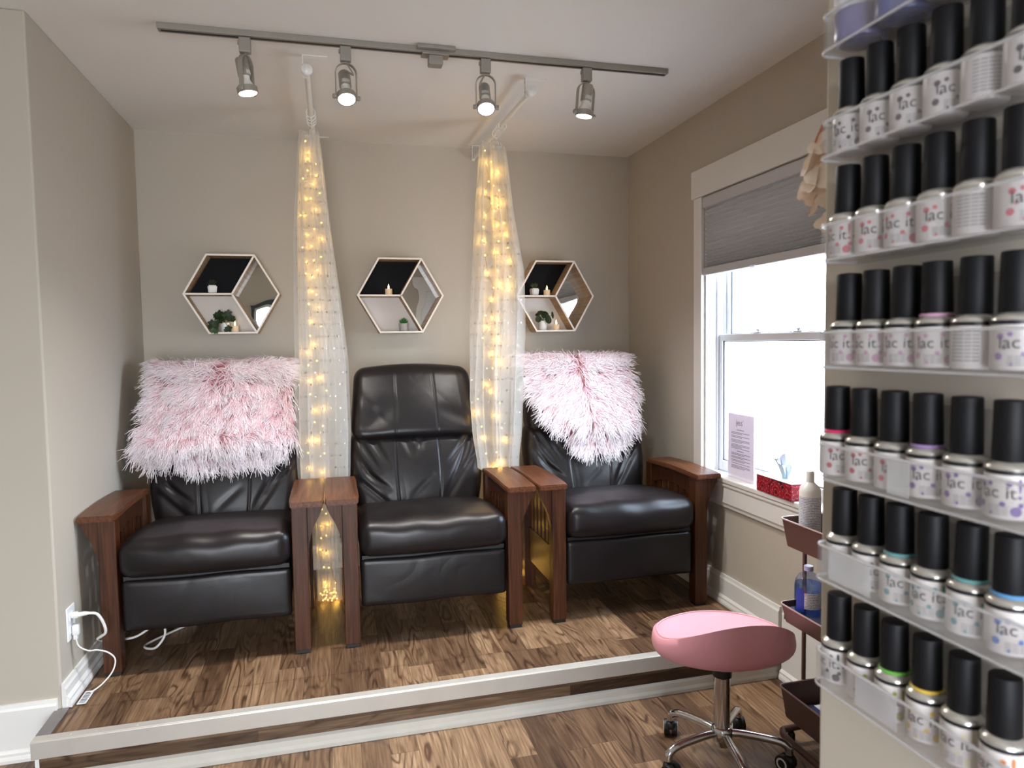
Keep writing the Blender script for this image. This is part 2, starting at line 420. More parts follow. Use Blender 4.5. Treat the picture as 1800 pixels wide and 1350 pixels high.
M['door'] = pbr('white_door_paint', lin(222, 224, 226), .45)
M['darkframe'] = pbr('charcoal_window_frame', lin(52, 58, 64), .45)

def print_mat():
    """white label with rows of unreadable small grey print (UV)"""
    m, nt, b, out = new('small_print_label')
    tc = node(nt, 'TexCoord'); sp = node(nt, 'SeparateXYZ'); nt.links.new(tc.outputs['Object'], sp.inputs[0])
    z = math_(nt, 'FRACT', math_(nt, 'MULTIPLY', sp.outputs[2], 190.0))
    ln = math_(nt, 'LESS_THAN', z, .55)
    n = node(nt, 'TexNoise'); n.inputs['Scale'].default_value = 1; n.inputs['Detail'].default_value = 2
    mp = node(nt, 'Mapping'); mp.inputs['Scale'].default_value = (420, 420, 190); nt.links.new(tc.outputs['Object'], mp.inputs['Vector']); nt.links.new(mp.outputs[0], n.inputs['Vector'])
    on = math_(nt, 'MULTIPLY', ln, math_(nt, 'GREATER_THAN', n.outputs['Fac'], .42))
    mx = node(nt, 'Mix'); mx.data_type = 'RGBA'; nt.links.new(math_(nt, 'MULTIPLY', on, .75), mx.inputs[0])
    mx.inputs[6].default_value = lin(224, 226, 234); mx.inputs[7].default_value = lin(110, 112, 128)
    nt.links.new(mx.outputs[2], b.inputs['Base Color']); b.inputs['Roughness'].default_value = .4
    return m
M['textlabel'] = print_mat()

def tissue_box_mat():
    """dark box print with red ring flowers"""
    m, nt, b, out = new('red_flower_print')
    tc = node(nt, 'TexCoord'); sp = node(nt, 'SeparateXYZ'); nt.links.new(tc.outputs['Object'], sp.inputs[0])
    cb = node(nt, 'CombineXYZ'); nt.links.new(math_(nt, 'ADD', sp.outputs[1], sp.outputs[0]), cb.inputs[0]); nt.links.new(sp.outputs[2], cb.inputs[1])
    vo = node(nt, 'TexVoronoi'); vo.voronoi_dimensions = '2D'; vo.inputs['Scale'].default_value = 13; vo.inputs['Randomness'].default_value = .45
    nt.links.new(cb.outputs[0], vo.inputs['Vector'])
    r = node(nt, 'ValToRGB'); e = r.color_ramp.elements; r.color_ramp.interpolation = 'CONSTANT'
    e[0].position = 0; e[0].color = lin(92, 10, 24); e[1].position = .62; e[1].color = lin(34, 8, 16)
    for p, c in ((.12, (188, 30, 44)), (.17, (128, 16, 32)), (.3, (200, 44, 60)), (.34, (140, 18, 36)), (.5, (170, 26, 44)), (.54, (110, 14, 30))):
        k = e.new(p); k.color = lin(*c)
    nt.links.new(vo.outputs['Distance'], r.inputs['Fac'])
    v2 = node(nt, 'TexVoronoi'); v2.voronoi_dimensions = '2D'; v2.inputs['Scale'].default_value = 60; nt.links.new(cb.outputs[0], v2.inputs['Vector'])
    on = math_(nt, 'LESS_THAN', v2.outputs['Distance'], .13)
    mx = node(nt, 'Mix'); mx.data_type = 'RGBA'; nt.links.new(math_(nt, 'MULTIPLY', on, .55), mx.inputs[0]); nt.links.new(r.outputs['Color'], mx.inputs[6]); mx.inputs[7].default_value = lin(226, 160, 160)
    nt.links.new(mx.outputs[2], b.inputs['Base Color']); b.inputs['Roughness'].default_value = .4
    return m
M['tissuebox'] = tissue_box_mat()

def text_mesh(s, size, res=3):
    cu = bpy.data.curves.new('t', 'FONT'); cu.body = s; cu.size = size; cu.align_x = 'CENTER'; cu.resolution_u = res
    o = bpy.data.objects.new('t', cu); COL.objects.link(o)
    dg = bpy.context.evaluated_depsgraph_get(); e = o.evaluated_get(dg); me = e.to_mesh()
    vs = [v.co.copy() for v in me.vertices]; fs = [tuple(p.vertices) for p in me.polygons]
    e.to_mesh_clear(); bpy.data.objects.remove(o); bpy.data.curves.remove(cu)
    return vs, fs

# ------------------------------------------------------------------ camera (fitted to the room's edges)
F, YAW, PITCH, ROLL = 1223.56, .2528, .0594, -.0150
CAM = Vector((0, -3.8616, 1.3612))
cy, sy = math.cos(YAW), math.sin(YAW)
fw = Vector((sy * math.cos(PITCH), cy * math.cos(PITCH), -math.sin(PITCH)))
r0 = Vector((cy, -sy, 0)); u0 = r0.cross(fw)
ri = math.cos(ROLL) * r0 + math.sin(ROLL) * u0; up = -math.sin(ROLL) * r0 + math.cos(ROLL) * u0
cam = bpy.data.cameras.new('camera'); camo = bpy.data.objects.new('camera', cam); COL.objects.link(camo)
camo.matrix_world = Matrix(((ri.x, up.x, -fw.x, CAM.x), (ri.y, up.y, -fw.y, CAM.y), (ri.z, up.z, -fw.z, CAM.z), (0, 0, 0, 1)))
cam.sensor_fit = 'HORIZONTAL'; cam.sensor_width = 36; cam.lens = F / 1800 * 36; cam.clip_start = .02
cam.dof.use_dof = True; cam.dof.focus_distance = 2.9; cam.dof.aperture_fstop = 9.0
SC.camera = camo

# ------------------------------------------------------------------ room shell
PZ = .15                      # platform height
ZC = 2.44; XL = -.914; XR = 1.7246; YL = -1.27; YS = -1.474
XP = .477; YP = -3.263        # partition carrying the polish rack
YB = -5.6; XO = -2.4
struct('floor', MB().box(XO, XR + .2, YB - .1, .1, -.08, 0), M['floor'])
struct('ceiling', MB().box(XO - .1, XR + .25, YB - .15, .15, ZC, ZC + .1), M['ceil'])
struct('wall_back', MB().box(XL - .1, XR + .2, 0, .12, 0, ZC), M['wall'])
struct('wall_left', MB().box(XO, XL, YL, 0, 0, ZC, bev=.006), M['wall'])     # alcove side and the return facing the room
struct('wall_outer', MB().box(XO - .1, XO, YB - .1, YL, 0, ZC), M['wall'])
# window opening in the right wall
WY0, WY1, WZ0, WZ1 = -.867, -1.745, .715, 2.035
w = MB(); XO2 = XR + .16
w.box(XR, XO2, WY0, .1, 0, ZC); w.box(XR, XO2, YP - 2.3, WY1, 0, ZC)
w.box(XR, XO2, WY1, WY0, 0, WZ0); w.box(XR, XO2, WY1, WY0, WZ1, ZC)
struct('wall_right', w, M['wall'])
# rear wall with its window, behind the camera (seen in the mirrors)
RX0, RX1, RZ0, RZ1 = -1.0, .42, .25, 1.93
w = MB(); w.box(XO - .1, RX0, YB - .15, YB, 0, ZC); w.box(RX1, XR + .2, YB - .15, YB, 0, ZC); w.box(RX0, RX1, YB - .15, YB, 0, RZ0); w.box(RX0, RX1, YB - .15, YB, RZ1, ZC)
struct('wall_rear', w, M['wall'])
struct('wall_partition', MB().box(XP, XR, YB, YP, 0, ZC, bev=.004), M['wall'])

# rear window
t = thing('window_2', '', 'window'); del t['label']; del t['category']; t['kind'] = 'structure'
b = MB(); fwd = .07
b.box(RX0, RX0 + fwd, YB - .12, YB + .015, RZ0, RZ1); b.box(RX1 - fwd, RX1, YB - .12, YB + .015, RZ0, RZ1)
b.box(RX0 + fwd, RX1 - fwd, YB - .12, YB + .015, RZ0, RZ0 + fwd); b.box(RX0 + fwd, RX1 - fwd, YB - .12, YB + .015, RZ1 - fwd, RZ1)
b.build('window_frame', M['darkframe'], t)
b = MB(); a = RX0 + fwd; c = RX1 - fwd; z0 = RZ0 + fwd; z1 = RZ1 - fwd
b.box(a, a + .05, YB - .1, YB - .05, z0, z1); b.box(c - .05, c, YB - .1, YB - .05, z0, z1); b.box(a + .05, c - .05, YB - .1, YB - .05, z0, z0 + .05); b.box(a + .05, c - .05, YB - .1, YB - .05, z1 - .05, z1)
b.build('sash', M['upvc'], t)
MB().box(a + .05, c - .05, YB - .078, YB - .072, z0 + .05, z1 - .05).build('pane', M['glass'], t)

# door on the far side of the partition (seen in the middle mirror)
t = thing('door_1', '', 'door'); del t['label']; del t['category']; t['kind'] = 'structure'
b = MB(); DX0, DX1 = .92, 1.66
b.box(DX0 - .075, DX0 - .004, YP, YP + .02, 0, 1.905); b.box(DX0 - .1, XR - .004, YP, YP + .026, 1.905, 2.035)
b.build('door_casing', M['trim'], t)
b = MB(); b.box(DX0, DX1, YP, YP + .012, .005, 1.897)
for zz in ((.2, .85), (1.0, 1.75)):
    for xx in ((DX0 + .09, DX0 + .33), (DX0 + .41, DX1 - .09)):
        b.box(xx[0], xx[1], YP + .012, YP + .017, zz[0], zz[1], bev=.004, seg=1)
b.build('door_leaf', M['door'], t)
MB().sphere((DX0 + .06, YP + .045, .95), .026).build('door_handle', M['steel'], t, smooth=60)

# platform and its edges
XB = -.934
struct('platform', MB().box(XB + .02, XR, YS + .008, YL + .002, 0, PZ - .002).box(XL, XR, YL, 0, 0, PZ - .002), M['floor'])
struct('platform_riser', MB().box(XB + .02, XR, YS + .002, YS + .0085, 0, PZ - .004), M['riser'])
b = MB(); b.box(XB, XR - .002, YS - .006, YS + .0015, PZ - .053, PZ + .003, bev=.0025); b.box(XB, XR - .002, YS, YS + .034, PZ - .001, PZ + .004, bev=.0015)
for k in range(14):
    x = -.83 + k * .19
    b.lathe([(.0045, 0), (.0035, .0015)], 8, c=(x, YS + .018, PZ + .004))
struct('trim_1', b, M['nosing'])                                            # step nosing
b = MB(); b.box(XB, XB + .042, YS + .036, YL - .002, PZ - .002, PZ + .004, bev=.0015); b.box(XB, XB + .006, YS + .002, YL - .018, PZ - .053, PZ - .002)
struct('trim_2', b, M['sidestrip'])
struct('trim_3', MB().prism([(YS + .002, 0), (YS - .016, 0), (YS - .016, .012), (YS - .010, .022), (YS - .008, .040), (YS + .002, .046)], XB + .1, XR - .002, 'x'), M['shoe'])   # lower step trim
struct('platform_side', MB().box(XB + .006, XB + .02, YS + .008, YL - .018, 0, PZ - .002), M['trim'])

def base_profile(h, zb, t=.014, shoe=True):
    p = [(0, zb), (t, zb), (t, zb + h - .02), (t - .004, zb + h - .012), (t - .006, zb + h), (0, zb + h)]
    q = [(t, zb), (t + .014, zb), (t + .014, zb + .010), (t + .011, zb + .018), (t + .009, zb + .022), (t + .009, zb + .03), (t + .004, zb + .036), (t, zb + .04)]
    return p, q
# right wall baseboard: on the platform, then down on the room floor
b = MB(); p, q = base_profile(.133, PZ)
b.prism([(XR - u, v) for u, v in p], YS + .002, -.016, 'y').prism([(XR - u, v) for u, v in q], YS + .03, -.016, 'y')
struct('baseboard_right', b, M['trim'])
b = MB(); p, q = base_profile(.283, 0)
b.prism([(XR - u, v) for u, v in p], YP + .03, YS - .02, 'y').prism([(XR - u, v) for u, v in q], YP + .03, YS - .02, 'y')
struct('baseboard_right_lower', b, M['trim'])
b = MB(); p, q = base_profile(.085, PZ)
b.prism([(XL + u, v) for u, v in p], YL, -.002, 'y').prism([(XL + u, v) for u, v in q], YL + .004, -.002, 'y')
struct('baseboard_left', b, M['trim'])
b = MB(); p, q = base_profile(.19, 0)
b.prism([(YL - u, v) for u, v in p], XO + .002, XL - .012, 'x').prism([(YL - u, v) for u, v in q], XO + .002, XB - .002, 'x')
struct('baseboard_front', b, M['trim'])
b = MB(); p, q = base_profile(.133, PZ)
b.prism([(-u, v) for u, v in p], XL + .03, XR - .03, 'x'); struct('baseboard_back', b, M['trim'])

# ------------------------------------------------------------------ right window
t = thing('window_1', '', 'window'); del t['label']; del t['category']; t['kind'] = 'structure'
b = MB()
b.box(XR - .02, XR, WY1 - .1, WY0 + .09, WZ1, 2.165, bev=.002); b.box(XR - .016, XR, WY0, WY0 + .072, .745, WZ1 - .001, bev=.002); b.box(XR - .016, XR, WY1 - .072, WY1, .745, WZ1 - .001, bev=.002)
b.build('window_casing', M['trim'], t)
b = MB()   # stool and apron
b.box(XR - .028, XR + .062, WY1 - .085, WY0 + .085, .712, .736, bev=.006, seg=3)
b.build('window_sill', M['trim'], t)
b = MB(); b.prism([(XR, .60), (XR - .012, .60), (XR - .014, .612), (XR - .019, .622), (XR - .019, .69), (XR - .024, .70), (XR - .024, .711), (XR, .711)], WY1 - .07, WY0 + .07, 'y')
b.build('window_apron', M['trim'], t)
b = MB(); J = .012    # jamb liners with tracks
b.box(XR + .004, XO2 + .06, WY0 - J, WY0, .736, WZ1); b.box(XR + .004, XO2 + .06, WY1, WY1 + J, .736, WZ1); b.box(XR + .004, XO2 + .06, WY1 + J, WY0 - J, WZ1 - J, WZ1)
for xx in (XR + .058, XR + .098, XR + .138):
    b.box(xx, xx + .006, WY0 - J - .012, WY0 - J, .736, WZ1 - J); b.box(xx, xx + .006, WY1 + J, WY1 + J + .012, .736, WZ1 - J)
b.box(XR + .062, XO2 + .09, WY1, WY0, .70, .735)
b.build('jamb_liner', M['upvc'], t)
def sash(x0, x1, z0, z1, st, tr, br, name):
    y0, y1 = WY1 + .014, WY0 - .014
    b = MB(); b.box(x0, x1, y1 - st, y1, z0, z1, bev=.003); b.box(x0, x1, y0, y0 + st, z0, z1, bev=.003)
    b.box(x0, x1, y0 + st, y1 - st, z1 - tr, z1, bev=.003); b.box(x0, x1, y0 + st, y1 - st, z0, z0 + br, bev=.003)
    o = b.build(name, M['upvc'], t)
    g = MB(); xm = (x0 + x1) / 2; e = .004
    for (ya, yb, za, zb) in ((y1 - st - e, y1 - st, z0 + br, z1 - tr), (y0 + st, y0 + st + e, z0 + br, z1 - tr), (y0 + st, y1 - st, z1 - tr - e, z1 - tr), (y0 + st, y1 - st, z0 + br, z0 + br + e)):
        g.box(x0 + .006, xm, ya, yb, za, zb)
    g.build('glazing_bead', M['gasket'], o)
    MB().box(xm, xm + .005, y0 + st, y1 - st, z0 + br, z1 - tr).build('pane', M['glass'], o)
    return o
lo = sash(XR + .066, XR + .094, .738, 1.386, .036, .032, .05, 'lower_sash')
sash(XR + .106, XR + .134, 1.352, WZ1 - .014, .036, .04, .034, 'upper_sash')
for yy in (-1.19, -1.46):
    b = MB(); b.box(XR + .070, XR + .098, yy - .028, yy + .028, 1.386, 1.392, bev=.002); b.lathe([(.011, 0), (.011, .008), (.006, .010)], 12, c=(XR + .084, yy, 1.392)); b.box(XR + .066, XR + .076, yy - .022, yy + .004, 1.397, 1.404, bev=.002)
    b.build('sash_lock', M['upvc'], t, smooth=40)
b = MB(); b.box(XO2 + .06, XO2 + .10, WY0 - .004, WY0 + .11, .60, 2.2); b.box(XO2 + .06, XO2 + .10, WY1 - .11, WY1 + .004, .60, 2.2); b.box(XO2 + .06, XO2 + .10, WY1, WY0, 2.03, 2.2)
b.build('exterior_trim', M['upvc'], t)

# pleated blind
BY0, BY1 = WY0 - .004, WY1 + .028
t = thing('window_blind', 'grey pleated cellular blind half lowered in the white framed window', 'blind', (XR + .02, (BY0 + BY1) / 2, 2.03))
Lc = lambda y: y - (BY0 + BY1) / 2
b = MB(); b.box(-.034, .012, Lc(BY1), Lc(BY0), -.052, 0, bev=.008, seg=3); b.build('headrail', M['rail'], t, smooth=40)
zs = []; z = -.053
while z > -.335:
    zs.append(z); z -= .0235 - .013 * min(1, max(0, (-z - .16) / .16))
zb = zs[-1]
P = []; prof = []
for i in range(len(zs) - 1):
    prof += [(-.010, zs[i]), (-.026, (zs[i] + zs[i + 1]) / 2)]
prof.append((-.010, zb))
back = [(.020 - (u + .026) * 1.0 - .004, z) for u, z in reversed(prof)]
b = MB(); ya, yb = Lc(BY1) + .004, Lc(BY0) - .004
n = len(prof)
vs = [(u, y, z) for y in (ya, yb) for u, z in prof]; b.add(vs, [(i, i + 1, n + i + 1, n + i) for i in range(n - 1)])
vs = [(u, y, z) for y in (ya, yb) for u, z in back]; b.add(vs, [(i, i + 1, n + i + 1, n + i) for i in range(n - 1)])
b.build('pleated_shade', M['shade'], t)
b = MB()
for i in range(len(zs) - 1):      # honeycomb ends: dark sheets paint in the shade of the open cells
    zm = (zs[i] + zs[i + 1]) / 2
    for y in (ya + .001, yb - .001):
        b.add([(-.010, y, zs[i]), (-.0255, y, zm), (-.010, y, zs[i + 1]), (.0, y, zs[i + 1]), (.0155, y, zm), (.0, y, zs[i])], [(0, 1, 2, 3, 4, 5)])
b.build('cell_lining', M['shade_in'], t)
b = MB(); b.box(-.030, .012, Lc(BY1) + .002, Lc(BY0) - .002, zb - .036, zb - .0005, bev=.004); b.build('bottom_rail', M['rail'], t)
b = MB(); b.box(-.034, -.030, -.0, .035, zb - .044, zb - .030, bev=.001); b.build('pull_tab', M['acrylic_edge'], t)

# ------------------------------------------------------------------ track lighting
TY = -1.258
t = thing('track_rail', 'long grey bronze ceiling track rail carrying four spotlights', 'track light', (.40, TY, ZC))
b = MB()
b.box(-.93, .93, -.018, .018, -.020, 0, bev=.002)
b.build('rail_channel', M['bronze'], t)
b = MB(); b.box(-.92, .92, -.005, .005, -.0215, -.0201); b.build('rail_slot', M['black'], t)
b = MB(); b.box(-.07, .07, -.042, .004, -.014, -.0005, bev=.003); b.box(-.05, .05, -.024, .024, -.028, -.0203, bev=.002); b.box(-.026, .026, -.022, .022, -.062, -.028, bev=.004)
b.build('feed_box', M['bronze'], t)

def spotlight(x, pitch, yaw, roll, label, flip=1):
    """track head: adapter, yoke, can, lamp; pitch tilts the lamp face towards the camera"""
    t = thing('track_spotlight', label, 'spotlight', (x, TY, ZC - .0205), 0, 'track spotlights on the ceiling rail')
    b = MB(); b.box(-.019, .019, -.014, .014, -.052, -.002, bev=.003); b.box(-.024, -.019, -.006, .006, -.024, -.012, bev=.001)
    b.build('adapter', M['bronze'], t)
    Rz = Matrix.Rotation(yaw, 4, 'Z')
    T = Matrix.Translation((0, 0, -.054)) @ Rz @ Matrix.Rotation(roll, 4, 'Y')
    # yoke: flat bent strap
    w = .0365; pts = []
    H = .128
    for k in range(13):
        a = PI * k / 12; pts.append((-w * math.cos(a), -.004 - .034 * (1 - math.sin(a))))
    pts = [(-w, -H)] + [(p[0], p[1]) for p in pts] + [(w, -H)]
    vs = []; fs = []
    hw = .0075; th = .0016
    for i, (px_, pz_) in enumerate(pts):
        nx, nz = pts[max(i - 1, 0)], pts[min(i + 1, len(pts) - 1)]
        d = Vector((nz[0] - nx[0], nz[1] - nx[1])).normalized(); nn = Vector((-d.y, d.x))
        for sy_, so in ((-hw, -th), (hw, -th), (hw, th), (-hw, th)):
            vs.append(T @ Vector((px_ + nn.x * so, sy_, pz_ + nn.y * so)))
    m = len(pts)
    for i in range(m - 1):
        for k in range(4): fs.append((i * 4 + k, i * 4 + (k + 1) % 4, i * 4 + 4 + (k + 1) % 4, i * 4 + 4 + k))
    fs += [(3, 2, 1, 0), (m * 4 - 4, m * 4 - 3, m * 4 - 2, m * 4 - 1)]
    b = MB().add(vs, fs); b.build('yoke', M['steel'], t)
    b = MB()
    for s in (-1, 1):
        Mx = T @ Matrix.Translation((s * (w + .001), 0, -H + .006)) @ Matrix.Rotation(s * PI / 2, 4, 'Y')
        b.lathe([(.0085, 0), (.0085, .009), (.007, .011)], 12, M=Mx)
    b.build('knob', M['bronze'], t, smooth=40)
    # lamp can pivots at the knobs
    L = T @ Matrix.Translation((0, 0, -H + .006)) @ Matrix.Rotation(pitch, 4, 'X')
    b = MB(); b.lathe([(.0215, .048), (.0215, .104), (.019, .109), (.004, .111)], 24, M=L); b.build('lamp_can', M['steel'], t, smooth=40)
    b = MB(); b.lathe([(.0300, -.010), (.0345, -.010), (.0345, .010), (.031, .0125)], 28, M=L, cap=False); b.lathe([(.0300, -.010), (.0300, .010)], 28, M=L, cap=False); b.build('lamp_ring', M['steel'], t, smooth=40)
    b = MB(); b.lathe([(.030, .006), (.024, .020), (.0165, .032), (.0165, .052)], 24, M=L); b.build('lamp_reflector', M['porcelain'], t, smooth=40)
    b = MB(); b.lathe([(.0295, -.0070), (.024, -.0088), (.012, -.0097), (.001, -.0099)], 28, M=L); b.build('lamp_face', M['bulb'], t, smooth=60)
    b = MB(); Ms = L
    vs = [Ms @ Vector((.0218 * math.sin(a), -.0218 * math.cos(a), zz)) for zz in (.052, .066) for a in (-.7 + .1 * k for k in range(15))]
    b.add(vs, [(k, k + 1, 16 + k, 15 + k) for k in range(14)]); b.build('rating_sticker', M['sticker'], t)
    top = L @ Vector((0, -.012, .108)); 
    b = MB(); b.tube(smoothpath([T @ Vector((0, 0, .002)), T @ Vector((-.012 * flip, -.006, -.02)), T @ Vector((-.024 * flip, -.012, -.046)), (T @ Vector((-.016 * flip, -.018, -.04)) + top) / 2, top], 5), .0032, 6); b.build('lamp_lead', M['bronze'], t, smooth=60)
    li = bpy.data.lights.new('spot_beam', 'SPOT'); li.energy = SPOT; li.color = (1, .965, .92); li.spot_size = math.radians(118); li.spot_blend = .8; li.shadow_soft_size = .026
    lo = bpy.data.objects.new('spot_beam', li); COL.objects.link(lo); lo.parent = t
    lo.matrix_local = L @ Matrix.Translation((0, 0, -.018))
    return t
SPOT = 52
spotlight(-.257, -.15, 1.15, -.05, 'leftmost track spotlight seen side on, above the left recliner')
spotlight(.079, -.42, .12, .0, 'second track spotlight from the left, beside the left curtain rod', -1)
spotlight(.588, -.50, -.10, .0, 'third track spotlight from the left, right of the feed box')
spotlight(.990, .10, .22, .10, 'rightmost track spotlight near the right end of the rail', -1)

# ------------------------------------------------------------------ recliners
def fold(p, segs):
    """sum of soft creases: each (x0,z0,x1,z1,depth,width)"""
    s = 0
    for x0, z0, x1, z1, d, w in segs:
        dx, dz = x1 - x0, z1 - z0; L2 = dx * dx + dz * dz
        tt = max(0, min(1, ((p[0] - x0) * dx + (p[1] - z0) * dz) / L2))
        q = math.hypot(p[0] - x0 - tt * dx, p[1] - z0 - tt * dz)
        s += d * math.exp(-(q / w) ** 2) * math.sin(PI * min(1, .15 + tt * .85)) 
    return s

def make_recliner():
    t = thing('recliner', 'middle black leather recliner with bare padded headrest', 'recliner', (.389, -1.06, PZ), 0, 'leather recliners on the raised platform')
    for s in (-1, 1):
        b = MB(); b.box(min(s * .308, s * .3685), max(s * .308, s * .3685), 0, .058, .012, .583, bev=.003); o = b.build('front_post', M['oak_z'], t)
        MB().box(min(s * .312, s * .364), max(s * .312, s * .364), .004, .054, 0, .012).build('foot_glide', M['black'], o)
        b = MB(); b.box(min(s * .312, s * .3685), max(s * .312, s * .3685), .46, .515, .006, .583, bev=.003); b.build('rear_post', M['oak_z'], t)
        # armrest: plank slightly narrowing to the back, gently crowned, clipped front corners
        out = [(s * .300, -.014), (s * .306, -.020), (s * .428, -.020), (s * .4325, -.010), (s * .4325, .06), (s * .430, .30), (s * .421, .475), (s * .302, .475)]
        out = [(x, y) for x, y in out]
        n = 10; rows = []
        for k in range(n + 1):
            y = -.020 + (.495) * k / n
            xo = .4325
            if k == 0: xi, xo2 = .306, .428
            else: xi, xo2 = .300, xo
            zt = .606 + .007 * math.sin(PI * k / n)
            rows.append((y, xi, xo2, zt))
        bm = bmesh.new(); ring = []
        for y, xi, xo, zt in rows:
            ring.append([bm.verts.new((s * xi, y, zt - .023)), bm.verts.new((s * xo, y, zt - .023)), bm.verts.new((s * xo, y, zt)), bm.verts.new((s * xi, y, zt))])
        for k in range(n):
            for q in range(4): bm.faces.new([ring[k][q], ring[k][(q + 1) % 4], ring[k + 1][(q + 1) % 4], ring[k + 1][q]])
        bm.faces.new(ring[0]); bm.faces.new(ring[-1][::-1])
        bmesh.ops.recalc_face_normals(bm, faces=bm.faces[:])
        ed = [e for e in bm.edges if e.calc_face_angle(0) > .6]
        bmesh.ops.bevel(bm, geom=ed, offset=.004, segments=2, affect='EDGES')
        MB().bm(bm).build('armrest', M['oak_y'], t, smooth=40)
        # corbel
        prof = [(.3686, .5825), (.428, .5825), (.424, .566), (.410, .535), (.394, .505), (.381, .47), (.3725, .43), (.3686, .39)]
        MB().prism([(s * x, z) for x, z in prof], .012, .046, 'y').build('corbel', M['oak_z'], t)
        # slatted side
        b = MB(); xa, xb = sorted((s * .326, s * .346))
        ys = [.058 + (.402) * k / 16 for k in range(17)]
        low = [(y, .49 + .032 * (1 - ((y - .26) / .2) ** 2)) for y in ys]
        b.prism([(.058, .583)] + [(.460, .583)] + low[::-1], xa, xb, 'x')
        b.box(xa, xb, .058, .46, .140, .305, bev=.002)
        for k in range(6):
            y = .092 + k * .0595; b.box(xa + .004, xb - .004, y, y + .034, .300, .53)
        b.build('slatted_side', M['oak_z'], t)
    # seat
    def fs(p):
        x, y, z = p; fx = 1 - (x / .303) ** 2; fy = 1 - (y / .29) ** 2
        zz = z + (.022 * fx * max(0, fy) if z > 0 else -.006 * fx)
        zz -= .045 * max(0, (y + .1) / .4) if z > 0 else 0
        zz += .004 * math.sin(x * 34 + y * 9) * max(0, -y / .29) * (1 if z > 0 else 0) * max(0, 1 - abs(x / .303) ** 4)
        yy = y - (.022 * fx * (1 - (z / .07) ** 2) if y < -.2 else 0)
        xx = x * (1 + .012 * (1 - (z / .07) ** 2))
        return (xx, yy + .262, zz + .432)
    cushion(.301, .285, .072, .045, (48, 40, 14), fs).build('seat_cushion', M['leather'], t, smooth=70)
    # footrest panel
    def ff(p):
        x, y, z = p
        return (x, y + .030 - .008 * (1 - (x / .3) ** 2) * (1 - (z / .1) ** 2), z + .250 + .002 * math.sin(x * 17))
    fo = cushion(.300, .022, .097, .012, (36, 4, 16), ff).build('footrest_panel', M['leather'], t, smooth=60)
    b = MB(); b.box(-.29, .29, .06, .54, .17, .355); b.box(-.294, .294, .02, .10, .345, .362); b.build('underframe', M['black'], t)
    # lower back: front face from y=.52 at z=.43 to y=.63 at z=.78
    k = .11 / .35
    SEG = [(-.28, .28, -.12, .02, .011, .018), (-.29, .20, -.16, .00, .009, .014), (-.28, .10, -.15, -.10, .010, .018), (-.1, .28, -.02, .06, .009, .016), (.0, .1, .06, .22, .007, .02),
           (.28, .22, .1, -.16, .012, .016), (.29, .1, .16, -.06, .009, .014), (.27, .27, .16, .14, .008, .014), (-.2, .29, -.08, .18, .008, .014), (.12, .29, .2, .16, .008, .014), (-.27, -.02, -.12, -.17, .01, .018),
           (-.24, .27, -.17, .12, .006, .011), (-.06, .22, .03, .10, .005, .011), (.06, -.02, -.05, -.12, .004, .016), (.25, .16, .13, .03, .007, .012), (.20, -.02, .12, -.15, .007, .012), (-.22, .0, -.12, -.08, .006, .011), (.0, .28, .05, .2, .005, .012)]
    def seam(x): return sum(.0038 * math.exp(-((x - q) / .0045) ** 2) for q in (-.098, .098))
    def fb(p):
        x, y, z = p; u = z / .20
        wd = 1 + .075 * (1 - u * u) - .05 * max(0, -u) + .01 * u
        fx = 1 - (x / .302) ** 2
        yy = y - (.035 * max(0, fx) * (1 - u * u * .6) if y < 0 else 0)
        if y < 0:
            yy += seam(x) * max(0, 1 - u ** 6) + fold((x, z), SEG)
        zz = z + .60
        return (x * wd, yy + .60 + k * (zz - .605) + .01, zz)
    cushion(.300, .075, .20, .055, (170, 8, 76), fb).build('backrest', M['leather'], t, smooth=80)
    k2 = .13 / .31
    def fh(p):
        x, y, z = p; u = z / .165
        wd = 1.045 - .095 * ((u + 1) / 2) ** 1.3
        fx = 1 - (x / .295) ** 2
        yy = y - (.030 * max(0, fx) * (1 - u * u * .55) if y < 0 else 0)
        if y < 0: yy += .65 * seam(x * 1.02) * max(0, 1 - u ** 6) + fold((x, z), [(-.26, -.12, -.08, .02, .010, .05), (.27, -.1, .1, -.02, .006, .03), (-.27, .05, -.12, -.12, .004, .02)])
        zz = z + .925 + .022 * fx * max(0, u)
        return (x * wd, yy + .685 + k2 * (zz - .925), zz)
    cushion(.296, .082, .165, .048, (160, 8, 52), fh).build('headrest', M['leather'], t, smooth=80)
    b = MB()
    b.prism([(.62, .40), (.70, .40), (.86, 1.06), (.79, 1.06)], -.27, .27, 'x'); b.build('back_shell', M['black'], t)
    return t
rec = make_recliner()
recL = dup(rec, (-.479, -1.06, PZ), 0, 'left black leather recliner under the rectangular pink fur throw')
recR = dup(rec, (1.262, -1.06, PZ), 0, 'right black leather recliner beside the window')

